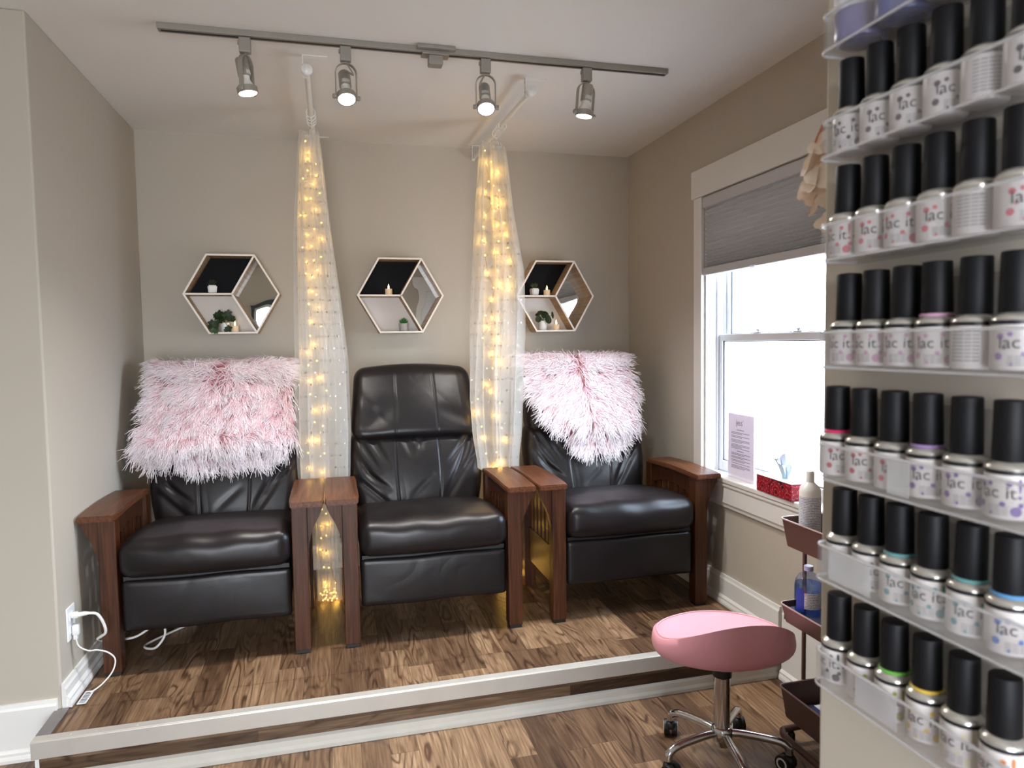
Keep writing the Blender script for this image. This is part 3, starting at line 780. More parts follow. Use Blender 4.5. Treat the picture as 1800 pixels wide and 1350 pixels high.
# ------------------------------------------------------------------ fur throws
def back_y(z, x=0):      # front surface of the chair back, chair-local, z above platform
    fx = max(0, 1 - (x / .31) ** 2)
    hd = .603 - .030 * fx + .42 * (max(z, .80) - .925)
    if z < .80: hd += (.80 - z) * .35
    lb = .535 - .035 * fx + .314 * (min(z, .8) - .605)
    return min(hd, lb) if z < .80 else hd
def in_poly(x, z, P):
    c = False; n = len(P); j = n - 1
    for i in range(n):
        if ((P[i][1] > z) != (P[j][1] > z)) and x < (P[j][0] - P[i][0]) * (z - P[i][1]) / (P[j][1] - P[i][1]) + P[i][0]: c = not c
        j = i
    return c
def edge_dist(x, z, P):
    best = (9, 0, 0)
    for i in range(len(P)):
        a, b_ = P[i], P[(i + 1) % len(P)]
        dx, dz = b_[0] - a[0], b_[1] - a[1]; L2 = dx * dx + dz * dz
        tt = max(0, min(1, ((x - a[0]) * dx + (z - a[1]) * dz) / L2)); qx, qz = a[0] + tt * dx, a[1] + tt * dz
        d = math.hypot(x - qx, z - qz)
        if d < best[0]: best = (d, qx - x, qz - z)
    return best
def fur_throw(cx, P, label, dirfn, N, seed, length):
    rng = np.random.default_rng(seed)
    t = thing('fur_throw', label, 'throw', (cx, -1.06, PZ), 0, 'pink fur throws on the recliners')
    top = 1.085
    def surf(x, v):
        """v is height; above top it wraps over the headrest and down behind"""
        if v <= top: return Vector((x, back_y(v, x) - .022 + .05 * max(0, abs(x) - .27), v)), Vector((0, -1, .25)).normalized()
        a = min(1, (v - top) / .16); th = a * PI * .9
        y0 = back_y(top, x) - .022; R = .085
        return Vector((x, y0 + R * (1 - math.cos(th)) , top + .62 * R * math.sin(th))), Vector((0, -math.cos(th), math.sin(th) + .25)).normalized()
    xs = [p[0] for p in P]; zs = [p[1] for p in P]
    # backing skin
    n1, n2 = 40, 40; b = MB(); vid = {}
    vs = []; fs = []
    for i in range(n1 + 1):
        for j in range(n2 + 1):
            x = min(xs) + (max(xs) - min(xs)) * i / n1; v = min(zs) + (max(zs) - min(zs)) * j / n2
            vid[(i, j)] = len(vs); vs.append(surf(x, v)[0] + Vector((0, .006, 0)))
    for i in range(n1):
        for j in range(n2):
            x = min(xs) + (max(xs) - min(xs)) * (i + .5) / n1; v = min(zs) + (max(zs) - min(zs)) * (j + .5) / n2
            if in_poly(x, v, P): fs.append((vid[(i, j)], vid[(i + 1, j)], vid[(i + 1, j + 1)], vid[(i, j + 1)]))
    b.add(vs, fs); b.build('backing', M['fur_skin'], t, smooth=60)
    V = []; FA = []; TIP = []
    k = 0
    # clump centres give locks of hair a shared bend
    ncl = N // 12
    cl = []
    while len(cl) < ncl:
        x = rng.uniform(min(xs), max(xs)); v = rng.uniform(min(zs), max(zs))
        if in_poly(x, v, P): cl.append((x, v, rng.normal(0, .42), rng.uniform(.75, 1.2)))
    for (cxx, cvv, sw, ls) in cl:
        for _ in range(12):
            x = cxx + rng.normal(0, .0085); v = cvv + rng.normal(0, .0085)
            if not in_poly(x, v, P): continue
            p, nrm = surf(x, v)
            d = dirfn(x, v)
            if v > 1.06: d = (d[0] * .8 + rng.normal(0, .25), d[1] * .3 + .6 * rng.uniform(0, 1))
            ed, ex, ez = edge_dist(x, v, P)
            if ed < .05 and ed > 1e-4:
                wgt = .55 * (1 - ed / .05); d = (d[0] + wgt * ex / ed, d[1] + wgt * ez / ed)
            a = math.atan2(d[1], d[0]) + sw + rng.normal(0, .16)
            T_ = Vector((math.cos(a), 0, math.sin(a)))
            # tangent on the slope
            T_ = (T_ - nrm * T_.dot(nrm)).normalized()
            L = length * ls * rng.uniform(.8, 1.15)
            side = T_.cross(nrm).normalized()
            curl = rng.normal(0, .16) + sw * .25
            lift = rng.uniform(.35, .6)
            b0 = len(V); nseg = 5
            tgt = surf(cxx, cvv)[0]
            for s in range(nseg + 1):
                q = s / nseg
                c = p + T_ * (L * q) + nrm * (L * lift * (q - .62 * q * q) + .003) + side * (L * curl * q * q) + Vector((0, 0, -1)) * (L * .22 * q * q)
                # locks gather towards their tips
                cc = tgt + T_ * (L * q) + nrm * (L * lift * (q - .62 * q * q)) + side * (L * curl * q * q) + Vector((0, 0, -1)) * (L * .22 * q * q)
                c = c.lerp(cc, .72 * q) + side * (L * .05 * math.sin(q * 7 + sw * 9))
                rad = .0020 * (1 - .82 * q) + .0002
                for m_ in range(3):
                    an = 2 * PI * m_ / 3
                    V.append(c + side * rad * 1.5 * math.cos(an) + nrm * rad * math.sin(an)); TIP.append(q)
            for s in range(nseg):
                for m_ in range(3):
                    FA.append((b0 + s * 3 + m_, b0 + s * 3 + (m_ + 1) % 3, b0 + s * 3 + 3 + (m_ + 1) % 3, b0 + s * 3 + 3 + m_))
    me = bpy.data.meshes.new('fur_pile'); me.from_pydata(V, [], FA); me.materials.append(M['fur'])
    at = me.attributes.new('tip', 'FLOAT', 'POINT'); at.data.foreach_set('value', TIP)
    me.polygons.foreach_set('use_smooth', [True] * len(me.polygons))
    o = bpy.data.objects.new('fur_pile', me); COL.objects.link(o); o.parent = t; o['kind'] = 'stuff'
    return t
def dirL(x, v):
    a = -PI / 2 + .55 * math.sin(x * 7 + 1) + .4 * math.sin(v * 11 + x * 5) - .35
    if v > 1.0: a = a * (1 - (v - 1.0) / .22 * .5) + (0.0 if x > 0 else -PI) * min(1, (v - 1.0) / .22) * .5
    return (math.cos(a), math.sin(a))
def dirR(x, v):
    c = -.02 + (1.1 - v) * .12
    s = 1 if x > c else -1
    a = -PI / 2 + s * (.85 - .25 * math.exp(-((x - c) / .05) ** 2)) * (.55 + .45 * min(1, (v - .6) / .4))
    return (math.cos(a), math.sin(a))
PL = [(-.30, 1.24), (.285, 1.24), (.295, 1.12), (.29, .98), (.31, .87), (.295, .76), (.16, .715), (0, .705), (-.2, .715), (-.335, .735), (-.345, .80), (-.305, .92), (-.29, 1.1)]
fur_throw(-.485, PL, 'wide rectangular pink fur throw over the left recliner headrest', dirL, 10500, 3, .074)
PR = [(-.30, 1.24), (.225, 1.24), (.245, 1.09), (.27, .95), (.225, .80), (.17, .715), (.06, .665), (-.04, .685), (-.12, .755), (-.215, .865), (-.275, .96), (-.315, 1.1)]
fur_throw(1.262, PR, 'tapered pink fur throw over the right recliner by the window', dirR, 9500, 5, .076)

# ------------------------------------------------------------------ curtains, rods, fairy lights
K_ = .9695
def nearer(P): return [((z - 1.361) * K_ + 1.361 if z > .2 else z, l * K_, r * K_) for z, l, r in P]
def curtain(label, X, profile, yfn, folds, seed, back_layer=None):
    """profile: list of (z, x_left, x_right)"""
    rng = np.random.default_rng(seed)
    t = thing('sheer_curtain', label, 'curtain', (X, -.555, 0), 0, 'sheer curtains between the recliners')
    zs = sorted([p[0] for p in profile], reverse=True)
    pz = [p[0] for p in profile][::-1]; pl = [p[1] for p in profile][::-1]; pr = [p[2] for p in profile][::-1]
    nu, nz = 90, 70
    def sheet(a0, a1, yo, amp, nf, ph, zt, zb, name):
        uvs = []; P = []
        for i in range(nz + 1):
            z = zt + (zb - zt) * i / nz; row = []
            l = np.interp(z, pz, pl); r = np.interp(z, pz, pr); w = r - l
            for j in range(nu + 1):
                s = j / nu
                q = a0 + (a1 - a0) * s
                x = l + w * q + w * .055 * math.sin(2 * PI * nf * s * 1.0 + ph + .5 * math.sin(z * 2.1 + ph))
                x = min(max(x, l - .004), r + .004); sq = .45 + .55 * min(1, max(0, (z - 1.2) / .3))
                y = yo * sq + amp * sq * math.sin(2 * PI * nf * s + ph * 1.7 + .6 * math.sin(z * 1.3 + ph)) * (.45 + .55 * min(1, (zt - z) / .5 + .15)) + .008 * math.sin(z * 5 + s * 9)
                row.append((x - X, y + .45 - .45 + yfn(z), z)); uvs.append((s * (a1 - a0) * .62 + ph * .1, z))
            P.append(row)
        o = MB().grid(P).build(name, M['sheer'], t, smooth=180)
        uv = o.data.uv_layers.new(name='UVMap')
        for lp in o.data.loops: uv.data[lp.index].uv = uvs[lp.vertex_index]
        return o
    for k, (a0, a1, yo, amp, nf, ph, zt, zb) in enumerate(folds):
        sheet(a0, a1, yo, amp, nf, ph, zt, zb, 'curtain_panel')
    if back_layer: sheet(*back_layer, 'curtain_panel')
    # gathered heading tape
    z0 = max(pz); l = pl[-1] - X; r = pr[-1] - X
    return t
CUR1 = nearer([(2.385, -.108, -.028), (2.30, -.122, -.020), (1.92, -.152, .012), (1.60, -.166, .048), (1.275, -.174, .074), (.95, -.186, .076), (.775, -.182, .068), (.722, -.180, .066), (.672, -.110, .017), (.45, -.108, .014), (.168, -.105, .012)])
curtain('left sheer white curtain with sequins, gathered between the first two recliners', -.05, CUR1, lambda z: 0.0,
        [(0, 1, .0, .020, 3, .3, 2.325, .168), (.06, .92, .035, .018, 4, 2.1, 2.32, .168), (.3, 1.0, -.022, .012, 2, 4.0, 2.30, .35)], 1,
        (.30, 1.0, .16, .014, 3, 1.2, 2.26, 1.3))
CUR2 = nearer([(2.385, .745, .842), (2.30, .735, .868), (2.0, .708, .902), (1.71, .688, .948), (1.40, .668, .948), (1.085, .655, .936), (.9, .665, .925), (.775, .685, .908), (.722, .690, .908), (.672, .788, .914), (.168, .790, .912)])
curtain('right sheer white curtain with sequins, between the middle and right recliners', .80, CUR2, lambda z: 0.0,
        [(0, 1, .0, .024, 3, 1.1, 2.325, .168), (.04, .74, .04, .02, 3, 3.3, 2.32, .168), (.45, 1.0, -.026, .014, 2, .4, 2.30, .4)], 2)

def rod(x0, x1, y0, y1, label):
    t = thing('curtain_rod', label, 'curtain rod', (0, 0, 0), 0, 'white ceiling curtain rods')
    z = ZC - .062
    b = MB(); b.tube([(x0, y0, z), (x1, y1, z)], .0105, 14); b.build('rod', M['white_metal'], t, smooth=50)
    d = Vector((x1 - x0, y1 - y0, 0)).normalized()
    for q, n in (((x0, y0), 'finial'),):
        b = MB(); p = Vector((q[0], q[1], z)); b.tube([p - d * .016, p - d * .010, p + d * .004, p + d * .006], [.016, .0215, .0215, .012], 20); b.build(n, M['white_metal'], t, smooth=50)
    for yy in (y0 + .03, y1 - .035):
        f = (yy - y0) / (y1 - y0); xx = x0 + (x1 - x0) * f
        b = MB(); b.box(xx - .016, xx + .075, yy - .012, yy + .012, ZC - .0035, ZC - .0002); b.box(xx - .016, xx - .0125, yy - .012, yy + .012, ZC - .078, ZC - .0035)
        b.box(xx - .0125, xx + .0, yy - .010, yy + .010, ZC - .080, ZC - .0725)
        o = b.build('bracket', M['white_metal'], t)
        s = MB()
        for zz in (ZC - .018, ZC - .055): s.lathe([(.003, 0), (.002, .0015)], 8, M=Matrix.Translation((xx - .016, yy, zz)) @ Matrix.Rotation(-PI / 2, 4, 'Y'))
        s.build('screw', M['steel'], o)
    return t
rod(-.058, -.055, -1.125, -.018, 'left white ceiling rod holding the curtain nearer the leftmost chair')
rod(.815, .790, -1.085, -.018, 'right white ceiling rod ending near the third spotlight')
def rings(x, ys, label):
    for k, y in enumerate(ys):
        z = ZC - .062; R = .019
        b = MB(); pts = [(x + R * math.cos(a), y + .004 * math.sin(a * 2), z - .008 + R * math.sin(a)) for a in [2 * PI * i / 20 for i in range(21)]]
        b.tube(pts, .0022, 6, cap=False)
        b.lathe([(.0025, -.012), (.0025, 0)], 6, c=(x, y, z - .008 - R))
        o = b.build('curtain_ring', M['white_metal'], None, smooth=50)
        tag(o, label + ', ' + ('frontmost', 'second from front', 'third from front', 'fourth from front', 'fifth from front')[k], 'curtain ring', 'curtain rings above ' + ('the left curtain' if x < .3 else 'the right curtain'))
rings(-.0565, (-.66, -.61, -.57, -.53), 'white curtain ring on the left ceiling rod')
rings(.801, (-.66, -.63, -.60, -.565, -.53), 'white curtain ring on the right ceiling rod')

def fairy(label, prof, y0, seed, n, heap, glow, watt):
    rng = np.random.default_rng(seed)
    t = thing('fairy_lights', label, 'fairy lights', (0, 0, 0), 0, 'fairy light strings in the curtains')
    pz = [p[0] for p in prof][::-1]; pl = [p[1] for p in prof][::-1]; pr = [p[2] for p in prof][::-1]
    pts = []
    strands = 3
    bulbs = []
    for s in range(strands):
        path = []
        f0 = (s + .5) / strands
        z = 2.28 - .05 * s
        while z > .2:
            l = np.interp(z, pz, pl); r = np.interp(z, pz, pr)
            f = min(.86, max(.14, f0 * .62 + .19 + rng.normal(0, .07)))
            path.append(Vector((l + (r - l) * f, y0 + rng.normal(0, .003), z)))
            z -= rng.uniform(.05, .09)
        sp = smoothpath(path, 3)
        b = MB().tube(sp, .0008, 5); b.build('wire', M['wire'], t)
        for p in path[::1]:
            if len(bulbs) < n: bulbs.append(p)
    step = max(1, len(bulbs) // n)
    hb = []
    for k in range(heap):
        a = rng.uniform(0, 2 * PI); rr = .05 * math.sqrt(rng.uniform())
        hb.append(Vector(((pl[0] + pr[0]) / 2 + rr * math.cos(a) * .9, y0 + .055 + rr * math.sin(a), PZ + .008 + abs(rng.normal(0, .035)))))
    if heap:
        sp = smoothpath(hb, 4); MB().tube(sp, .0009, 5).build('wire', M['wire'], t)
    src = None
    for p in bulbs + hb:
        if src is None:
            src = MB().sphere((0, 0, 0), .0034, 8, 5, (1.2, 1, 1.3)).build('led_bulb', M['warm'], t, smooth=180); o = src
        else:
            o = src.copy(); COL.objects.link(o)
        o.parent = t; o.location = p
    pick = [bulbs[i] for i in range(1, len(bulbs), max(1, len(bulbs) // glow))] + hb[:5]
    for p in pick:      # the light those bulbs give
        li = bpy.data.lights.new('led_glow', 'POINT'); li.energy = watt; li.color = (1, .56, .10); li.shadow_soft_size = .012
        lo = bpy.data.objects.new('led_glow', li); COL.objects.link(lo); lo.parent = t; lo.location = p + Vector((0, .004, .0))
    return t
fairy('string of warm fairy lights inside the left sheer curtain', CUR1, -.547, 21, 68, 30, 34, .06)
fairy('string of warm fairy lights inside the right sheer curtain', CUR2, -.547, 22, 72, 26, 36, .11)

# ------------------------------------------------------------------ hexagon wall shelves and what stands on them
S = .229; DEP = .12; TH = .009
def hex_shelf(cx, cz, label):
    t = thing('hexagon_shelf', label, 'shelf', (cx, 0, cz), 0, 'hexagon wall shelves')
    V6 = [(S * math.cos(a), S * math.sin(a)) for a in [PI / 3 * k for k in range(6)]]
    i = (S - TH * 1.1547) / S
    b = MB(); e = MB()
    def plank(p, q, thick, name_b, name_e, ins=0):
        p = Vector(p); q = Vector(q); d = (q - p).normalized(); n = Vector((-d.y, d.x)) * thick / 2
        poly = [p + n, q + n, q - n, p - n]
        name_b.prism([(u.x, u.y) for u in poly], -DEP + .002, -.001, 'y')
        name_e.prism([(u.x, u.y) for u in poly], -DEP, -DEP + .002, 'y')
    for k in range(6):
        a, c = V6[k], V6[(k + 1) % 6]
        poly = [a, c, (c[0] * i, c[1] * i), (a[0] * i, a[1] * i)]
        b.prism(poly, -DEP + .002, -.001, 'y'); e.prism(poly, -DEP, -DEP + .002, 'y')
    for k in (1, 3, 5):
        v = V6[k]; plank((0, 0), (v[0] * i, v[1] * i), TH, b, e)
    b.build('hexagon_frame', M['birch_in'], t); e.build('frame_edge', M['birch'], t)
    sc = lambda v: (v[0] * i, v[1] * i)
    MB().prism([(0, 0), sc(V6[1]), sc(V6[2]), sc(V6[3])], -.009, -.002, 'y').build('black_back', M['matt_black'], t)
    MB().prism([(0, 0), sc(V6[3]), sc(V6[4]), sc(V6[5])], -.009, -.002, 'y').build('white_back', M['white_board'], t)
    MB().prism([(0, 0), sc(V6[5]), sc(V6[0]), sc(V6[1])], -.009, -.002, 'y').build('mirror', M['mirror'], t)
    return t
HX = [(-.474, 1.625), (.366, 1.620), (1.227, 1.618)]
hex_shelf(*HX[0], 'hexagon shelf with mirror above the left recliner')
hex_shelf(*HX[1], 'hexagon shelf with mirror above the middle recliner')
hex_shelf(*HX[2], 'hexagon shelf with mirror on the right, nearest the window')
ZT = TH / 2 + .0006            # top of the middle shelf board
ZBOT = -S * .8660 + TH + .0006  # inside bottom

def candle(cx, cz, dx, dz, label, y=-.07):
    t = thing('led_candle', label, 'candle', (cx + dx, y, cz + dz), 0, 'flameless candles on the hexagon shelves')
    MB().lathe([(.0175, 0), (.0185, .002), (.0185, .030), (.0175, .0325), (.006, .031)], 22).build('candle_body', M['candle'], t, smooth=40)
    MB().lathe([(.002, .030), (.0045, .036), (.0042, .042), (.002, .052), (.0004, .058)], 10).build('flame_tip', M['flame'], t, smooth=80)
    return t
candle(*HX[0], .003, ZBOT, 'small cream flameless candle beside the trailing plant')
candle(*HX[1], -.060, ZT, 'small cream flameless candle alone against a black back panel')
candle(*HX[2], -.035, ZT, 'small cream flameless candle right of the spiky succulent')
candle(*HX[2], .018, ZBOT, 'small cream flameless candle right of the round leaved plant')

def leaf_disc(b, c, nrm, r, lobes=0, cup=.15, n=14, up=None):
    nrm = Vector(nrm).normalized(); a = nrm.cross(Vector((.3, .2, 1))).normalized(); d = nrm.cross(a)
    c = Vector(c); vs = [c]; fs = []
    for ring in (.55, 1):
        for k in range(n):
            th = 2 * PI * k / n
            rr = r * ring * (1 + (.22 * math.cos(lobes * th) if lobes and ring == 1 else 0))
            vs.append(c + a * rr * math.cos(th) + d * rr * math.sin(th) + nrm * cup * r * ring * ring)
    for k in range(n): fs.append((0, 1 + k, 1 + (k + 1) % n))
    for k in range(n): fs.append((1 + k, 1 + n + k, 1 + n + (k + 1) % n, 1 + (k + 1) % n))
    b.add(vs, fs)
    # underside gives the leaf thickness
    off = nrm * -.0009; b.add([v + off for v in vs], [tuple(reversed(f)) for f in fs])
def rosette(b, c, n, L, w, spread=(.25, 1.2), seed=0):
    rng = np.random.default_rng(seed)
    for k in range(n):
        a = k * 2.399; el = PI / 2 - (spread[0] + (spread[1] - spread[0]) * (k / n))
        d = Vector((math.cos(a) * math.cos(el), math.sin(a) * math.cos(el), math.sin(el)))
        l = L * rng.uniform(.8, 1.1); p = Vector(c)
        b.tube([p, p + d * l * .35, p + d * l * .7 + Vector((0, 0, .002)), p + d * l + Vector((0, 0, .004))], [w * .5, w, w * .75, .0003], 6)
def square_pot(cx, cz, dx, dz, label, lm, nleaf, seed):
    t = thing('potted_succulent', label, 'plant', (cx + dx, -.065, cz + dz), .2, 'square potted succulents')
    def f(p): 
        k = .80 + .2 * (p[2] / .042); return (p[0] * k, p[1] * k, p[2])
    b = MB(); bm = bmesh.new(); bmesh.ops.create_cube(bm, size=1)
    for v in bm.verts: v.co = Vector((v.co.x * .046, v.co.y * .046, (v.co.z + .5) * .042))
    bmesh.ops.bevel(bm, geom=bm.edges[:], offset=.006, segments=3, affect='EDGES')
    for v in bm.verts: v.co = Vector(f(v.co))
    b.bm(bm); b.build('pot', M['ceramic'], t, smooth=40)
    MB().box(-.018, .018, -.018, .018, .0415, .0432).build('soil', M['soil'], t)
    b = MB(); rosette(b, (0, 0, .042), nleaf, .030, .0030, seed=seed); b.build('leaves', lm, t, smooth=80)
square_pot(*HX[0], -.098, ZT, 'dark succulent in a square white pot above the trailing plant', M['leaf_dark'], 18, 1)
square_pot(*HX[2], -.108, ZT, 'spiky olive succulent in a square white pot behind the sheer curtain edge', M['leaf_olive'], 26, 2)
# textured pot, middle shelf
t = thing('potted_succulent', 'bright green succulent in a round grey textured pot', 'plant', (HX[1][0] + .015, -.065, HX[1][1] + ZBOT))
MB().lathe([(.020, 0), (.022, .002), (.026, .036), (.027, .042), (.0235, .042), (.023, .036)], 24).build('pot', M['concrete'], t, smooth=30)
MB().lathe([(.023, .034), (.001, .037)], 16).build('soil', M['soil'], t)
b = MB(); rosette(b, (0, 0, .038), 30, .030, .0042, (.1, 1.35), 4); b.build('leaves', M['leaf_bright'], t, smooth=80)
# pilea, right shelf
t = thing('potted_plant', 'round leaved green plant in a tall white pot on the right shelf', 'plant', (HX[2][0] - .060, -.062, HX[2][1] + ZBOT))
MB().lathe([(.021, 0), (.0225, .002), (.0265, .048), (.0265, .052), (.024, .052), (.0235, .046)], 26).build('pot', M['ceramic'], t, smooth=30)
MB().lathe([(.0235, .045), (.001, .047)], 16).build('soil', M['soil'], t)
b = MB(); st = MB()
for (x, y, z, r, nx, ny, nz) in ((-.030, -.02, .062, .019, -.5, -.8, .1), (.024, -.025, .058, .024, .4, -.9, .2), (-.012, -.01, .096, .021, -.1, -.6, .8), (.012, -.015, .094, .018, .2, -.6, .7), (.052, -.015, .084, .020, .8, -.6, .1),
                                 (-.024, .01, .088, .016, -.4, -.5, .7), (.030, .01, .086, .015, .3, -.4, .8), (.0, -.022, .080, .016, 0, -.9, .4)):
    leaf_disc(b, (x, y, z), (nx, ny, nz), r); st.tube(smoothpath([(0, 0, .046), (x * .4, y * .4, .07), (x, y, z)], 4), .0012, 5)
b.build('leaves', M['leaf_dark'], t, smooth=60); st.build('stems', M['leaf'], t)
# trailing plant, left shelf
t = thing('potted_plant', 'trailing dark green leafy plant in a white pot on the left shelf', 'plant', (HX[0][0] - .046, -.062, HX[0][1] + ZBOT))
MB().lathe([(.017, 0), (.0185, .002), (.0225, .044), (.0225, .047), (.0205, .047), (.020, .04)], 26).build('pot', M['ceramic'], t, smooth=30)
MB().lathe([(.020, .039), (.001, .041)], 16).build('soil', M['soil'], t)
rng = np.random.default_rng(9); b = MB(); b2 = MB(); st = MB()
L_ = [(-.022, -.02, .090, .020), (-.040, -.01, .086, .015), (.014, -.024, .078, .022), (.030, -.02, .070, .021), (.020, -.01, .096, .016), (-.008, -.025, .068, .019), (-.018, -.03, .054, .017), (.006, 0, .088, .018), (.040, -.02, .062, .014), (-.032, -.012, .074, .016)]
for x, y, z, r in L_:
    leaf_disc(b, (x, y, z), (x * 9 + rng.normal(0, .15), -.9, .35 + rng.normal(0, .2)), r, 5, .1, 20); st.tube(smoothpath([(0, 0, .04), (x * .3, y * .6, z * .8), (x, y, z)], 4), .0011, 5)
L2 = [(-.056, -.036, .044, .018), (-.040, -.046, .038, .017), (-.062, -.04, .028, .013), (-.048, -.048, .014, .017), (-.036, -.05, .026, .014), (.022, -.044, .016, .017), (.010, -.046, .008, .010), (-.030, -.050, .046, .012)]
for x, y, z, r in L2:
    leaf_disc(b, (x, y, z), (rng.normal(0, .2), -1, .3), r, 5, .1, 20)
st.tube(smoothpath([(0, -.01, .045), (-.03, -.03, .06), (-.052, -.045, .03), (-.046, -.055, .002), (-.042, -.056, -.004)], 5), .0012, 5); st.tube(smoothpath([(0, -.01, .045), (.012, -.03, .04), (.02, -.044, .016)], 5), .0012, 5)
leaf_disc(b2, (-.046, -.066, .007), (0, -1, .25), .0135, 5, .1, 20); leaf_disc(b2, (-.034, -.066, .002), (.1, -1, .35), .012, 5, .1, 20)
b.build('leaves', M['leaf_dark'], t, smooth=60); b2.build('young_leaves', M['leaf'], t, smooth=60); st.build('stems', M['leaf'], t)
tag(MB().box(-.0035, .0035, -.005, .005, 0, .020).build('wick_lighter', M['black'], None, loc=(HX[0][0] - .022, -.062, HX[0][1] + ZBOT)), 'tiny dark upright stub between the trailing plant and the candle', 'stub')

# ------------------------------------------------------------------ outlet and cords on the left wall
t = thing('wall_outlet', 'white wall outlet plate low on the left wall', 'outlet', (XL, -1.165, .408))
MB().box(.0005, .006, -.036, .036, -.058, .058, bev=.002).build('cover_plate', M['plate'], t)
b = MB()
for zz in (-.022, .022): b.box(.006, .0075, -.016, .016, zz - .014, zz + .014, bev=.0005)
b.build('socket', M['plate'], t)
def cord(name, label, parts, pts, r):
    t = thing(name, label, 'cord')
    MB().tube(smoothpath(pts, 8), r, 8).build('cable', M['cord'], t, smooth=60)
    for nm, mb in parts: mb.build(nm, M['cord'], t, smooth=40)
    return t
b = MB(); b.tube([(XL + .008, -1.165, .432), (XL + .026, -1.165, .432), (XL + .028, -1.165, .432), (XL + .048, -1.165, .434), (XL + .062, -1.165, .434)], [.011, .012, .0085, .0075, .005], 12)
cord('power_cord', 'thick white power cord looping from the upper outlet socket', [('plug', b)],
     [(XL + .06, -1.165, .434), (XL + .085, -1.160, .426), (XL + .100, -1.15, .39), (XL + .100, -1.13, .345), (XL + .062, -1.085, .31), (XL + .046, -1.03, .285), (XL + .052, -.985, .262), (XL + .14, -.93, .24), (XL + .22, -.88, .27), (XL + .235, -.87, .215), (XL + .20, -.88, .168), (XL + .15, -.80, .156), (XL + .3, -.6, .156)], .0048)
b = MB(); b.box(XL + .008, XL + .030, -1.177, -1.153, .362, .40, bev=.005); b.box(XL + .010, XL + .024, -1.173, -1.157, .345, .364, bev=.004)
tg = MB(); tg.box(XL + .040, XL + .068, -1.262, -1.170, .1545, .1565)
cord('tagged_cord', 'thin white cord with a barcode tag hanging from the lower outlet socket', [('plug', b)],
     [(XL + .017, -1.165, .348), (XL + .024, -1.162, .318), (XL + .05, -1.155, .296), (XL + .078, -1.15, .292), (XL + .108, -1.14, .275), (XL + .128, -1.135, .245), (XL + .120, -1.145, .205), (XL + .09, -1.165, .172), (XL + .062, -1.19, .159)], .0026)
tag(tg.build('cord_tag', M['paper'], None), 'flat white barcode tag lying by the left baseboard', 'tag')
tg2 = MB()
for k in range(9): tg2.box(XL + .044, XL + .064, -1.255 + k * .0085, -1.2515 + k * .0085 + .001 * (k % 3), .1566, .1568)
o = bpy.data.objects['cord_tag']; tg2.build('barcode', M['ink'], o)
cord('loose_cable', 'white cable trailing across the floor under the left recliner', [], [(-.72, -.93, .30), (-.66, -.94, .297), (-.58, -.93, .285), (-.50, -.92, .29), (-.44, -.90, .30), (-.34, -.88, .296), (-.26, -.86, .31)], .0028)

# ------------------------------------------------------------------ sign, tissue box on the sill
def paper_mat():
    m, nt, b, out = new('blush_notice_paper'); tl = node(nt, 'BsdfTranslucent'); tl.inputs['Color'].default_value = lin(226, 218, 236); b.inputs['Base Color'].default_value = lin(244, 238, 248)
    mx = node(nt, 'MixShader'); mx.inputs[0].default_value = .09; nt.links.new(b.outputs[0], mx.inputs[1]); nt.links.new(tl.outputs[0], mx.inputs[2]); nt.links.new(mx.outputs[0], out.inputs['Surface']); return m
t = thing('notice_stand', 'clear acrylic stand with a pale pink printed notice on the window sill', 'notice', (1.745, -1.148, .7365), -.02)
MB().box(-.0016, .0016, -.104, .104, 0, .292).build('notice_sheet', paper_mat(), t)
MB().box(-.0046, -.0019, -.107, .107, 0, .295).build('acrylic_front', M['glass'], t)
MB().box(-.0046, .05, -.107, .107, -.0, .0025).build('acrylic_foot', M['acrylic'], t)
b = MB(); rng = np.random.default_rng(4)
z = .222
def words(z, y0, y1, hh=.0022):
    y = y1
    while y > y0:
        wl = rng.uniform(.004, .013); b.box(-.00195, -.0017, max(y0, y - wl), y, z, z + hh); y -= wl + .0022
lines = [(.219, -.025, .03, .003)]
for z, k in ((.207, 2), (.191, 2), (.174, 3), (.153, 3), (.136, 1)):
    for q in range(k): lines.append((z - q * .0055, -.07 if q < k - 1 or k == 1 else -.01, .075, .0022))
lines.append((.124, -.025, .03, .003))
for z, k in ((.113, 2), (.098, 2), (.083, 2), (.068, 1), (.058, 3)):
    for q in range(k): lines.append((z - q * .0055, -.075 if q < k - 1 or k == 1 else -.03, .075, .0022))
for z, a, c, hh in lines: words(z, a, c, hh)
b.build('small_print', M['ink'], t)
vs, fs = text_mesh("jess'", .036); MB().add([(-.0019, -v.x + .008, .242 + v.y) for v in vs], fs).build('heading', M['ink'], t)

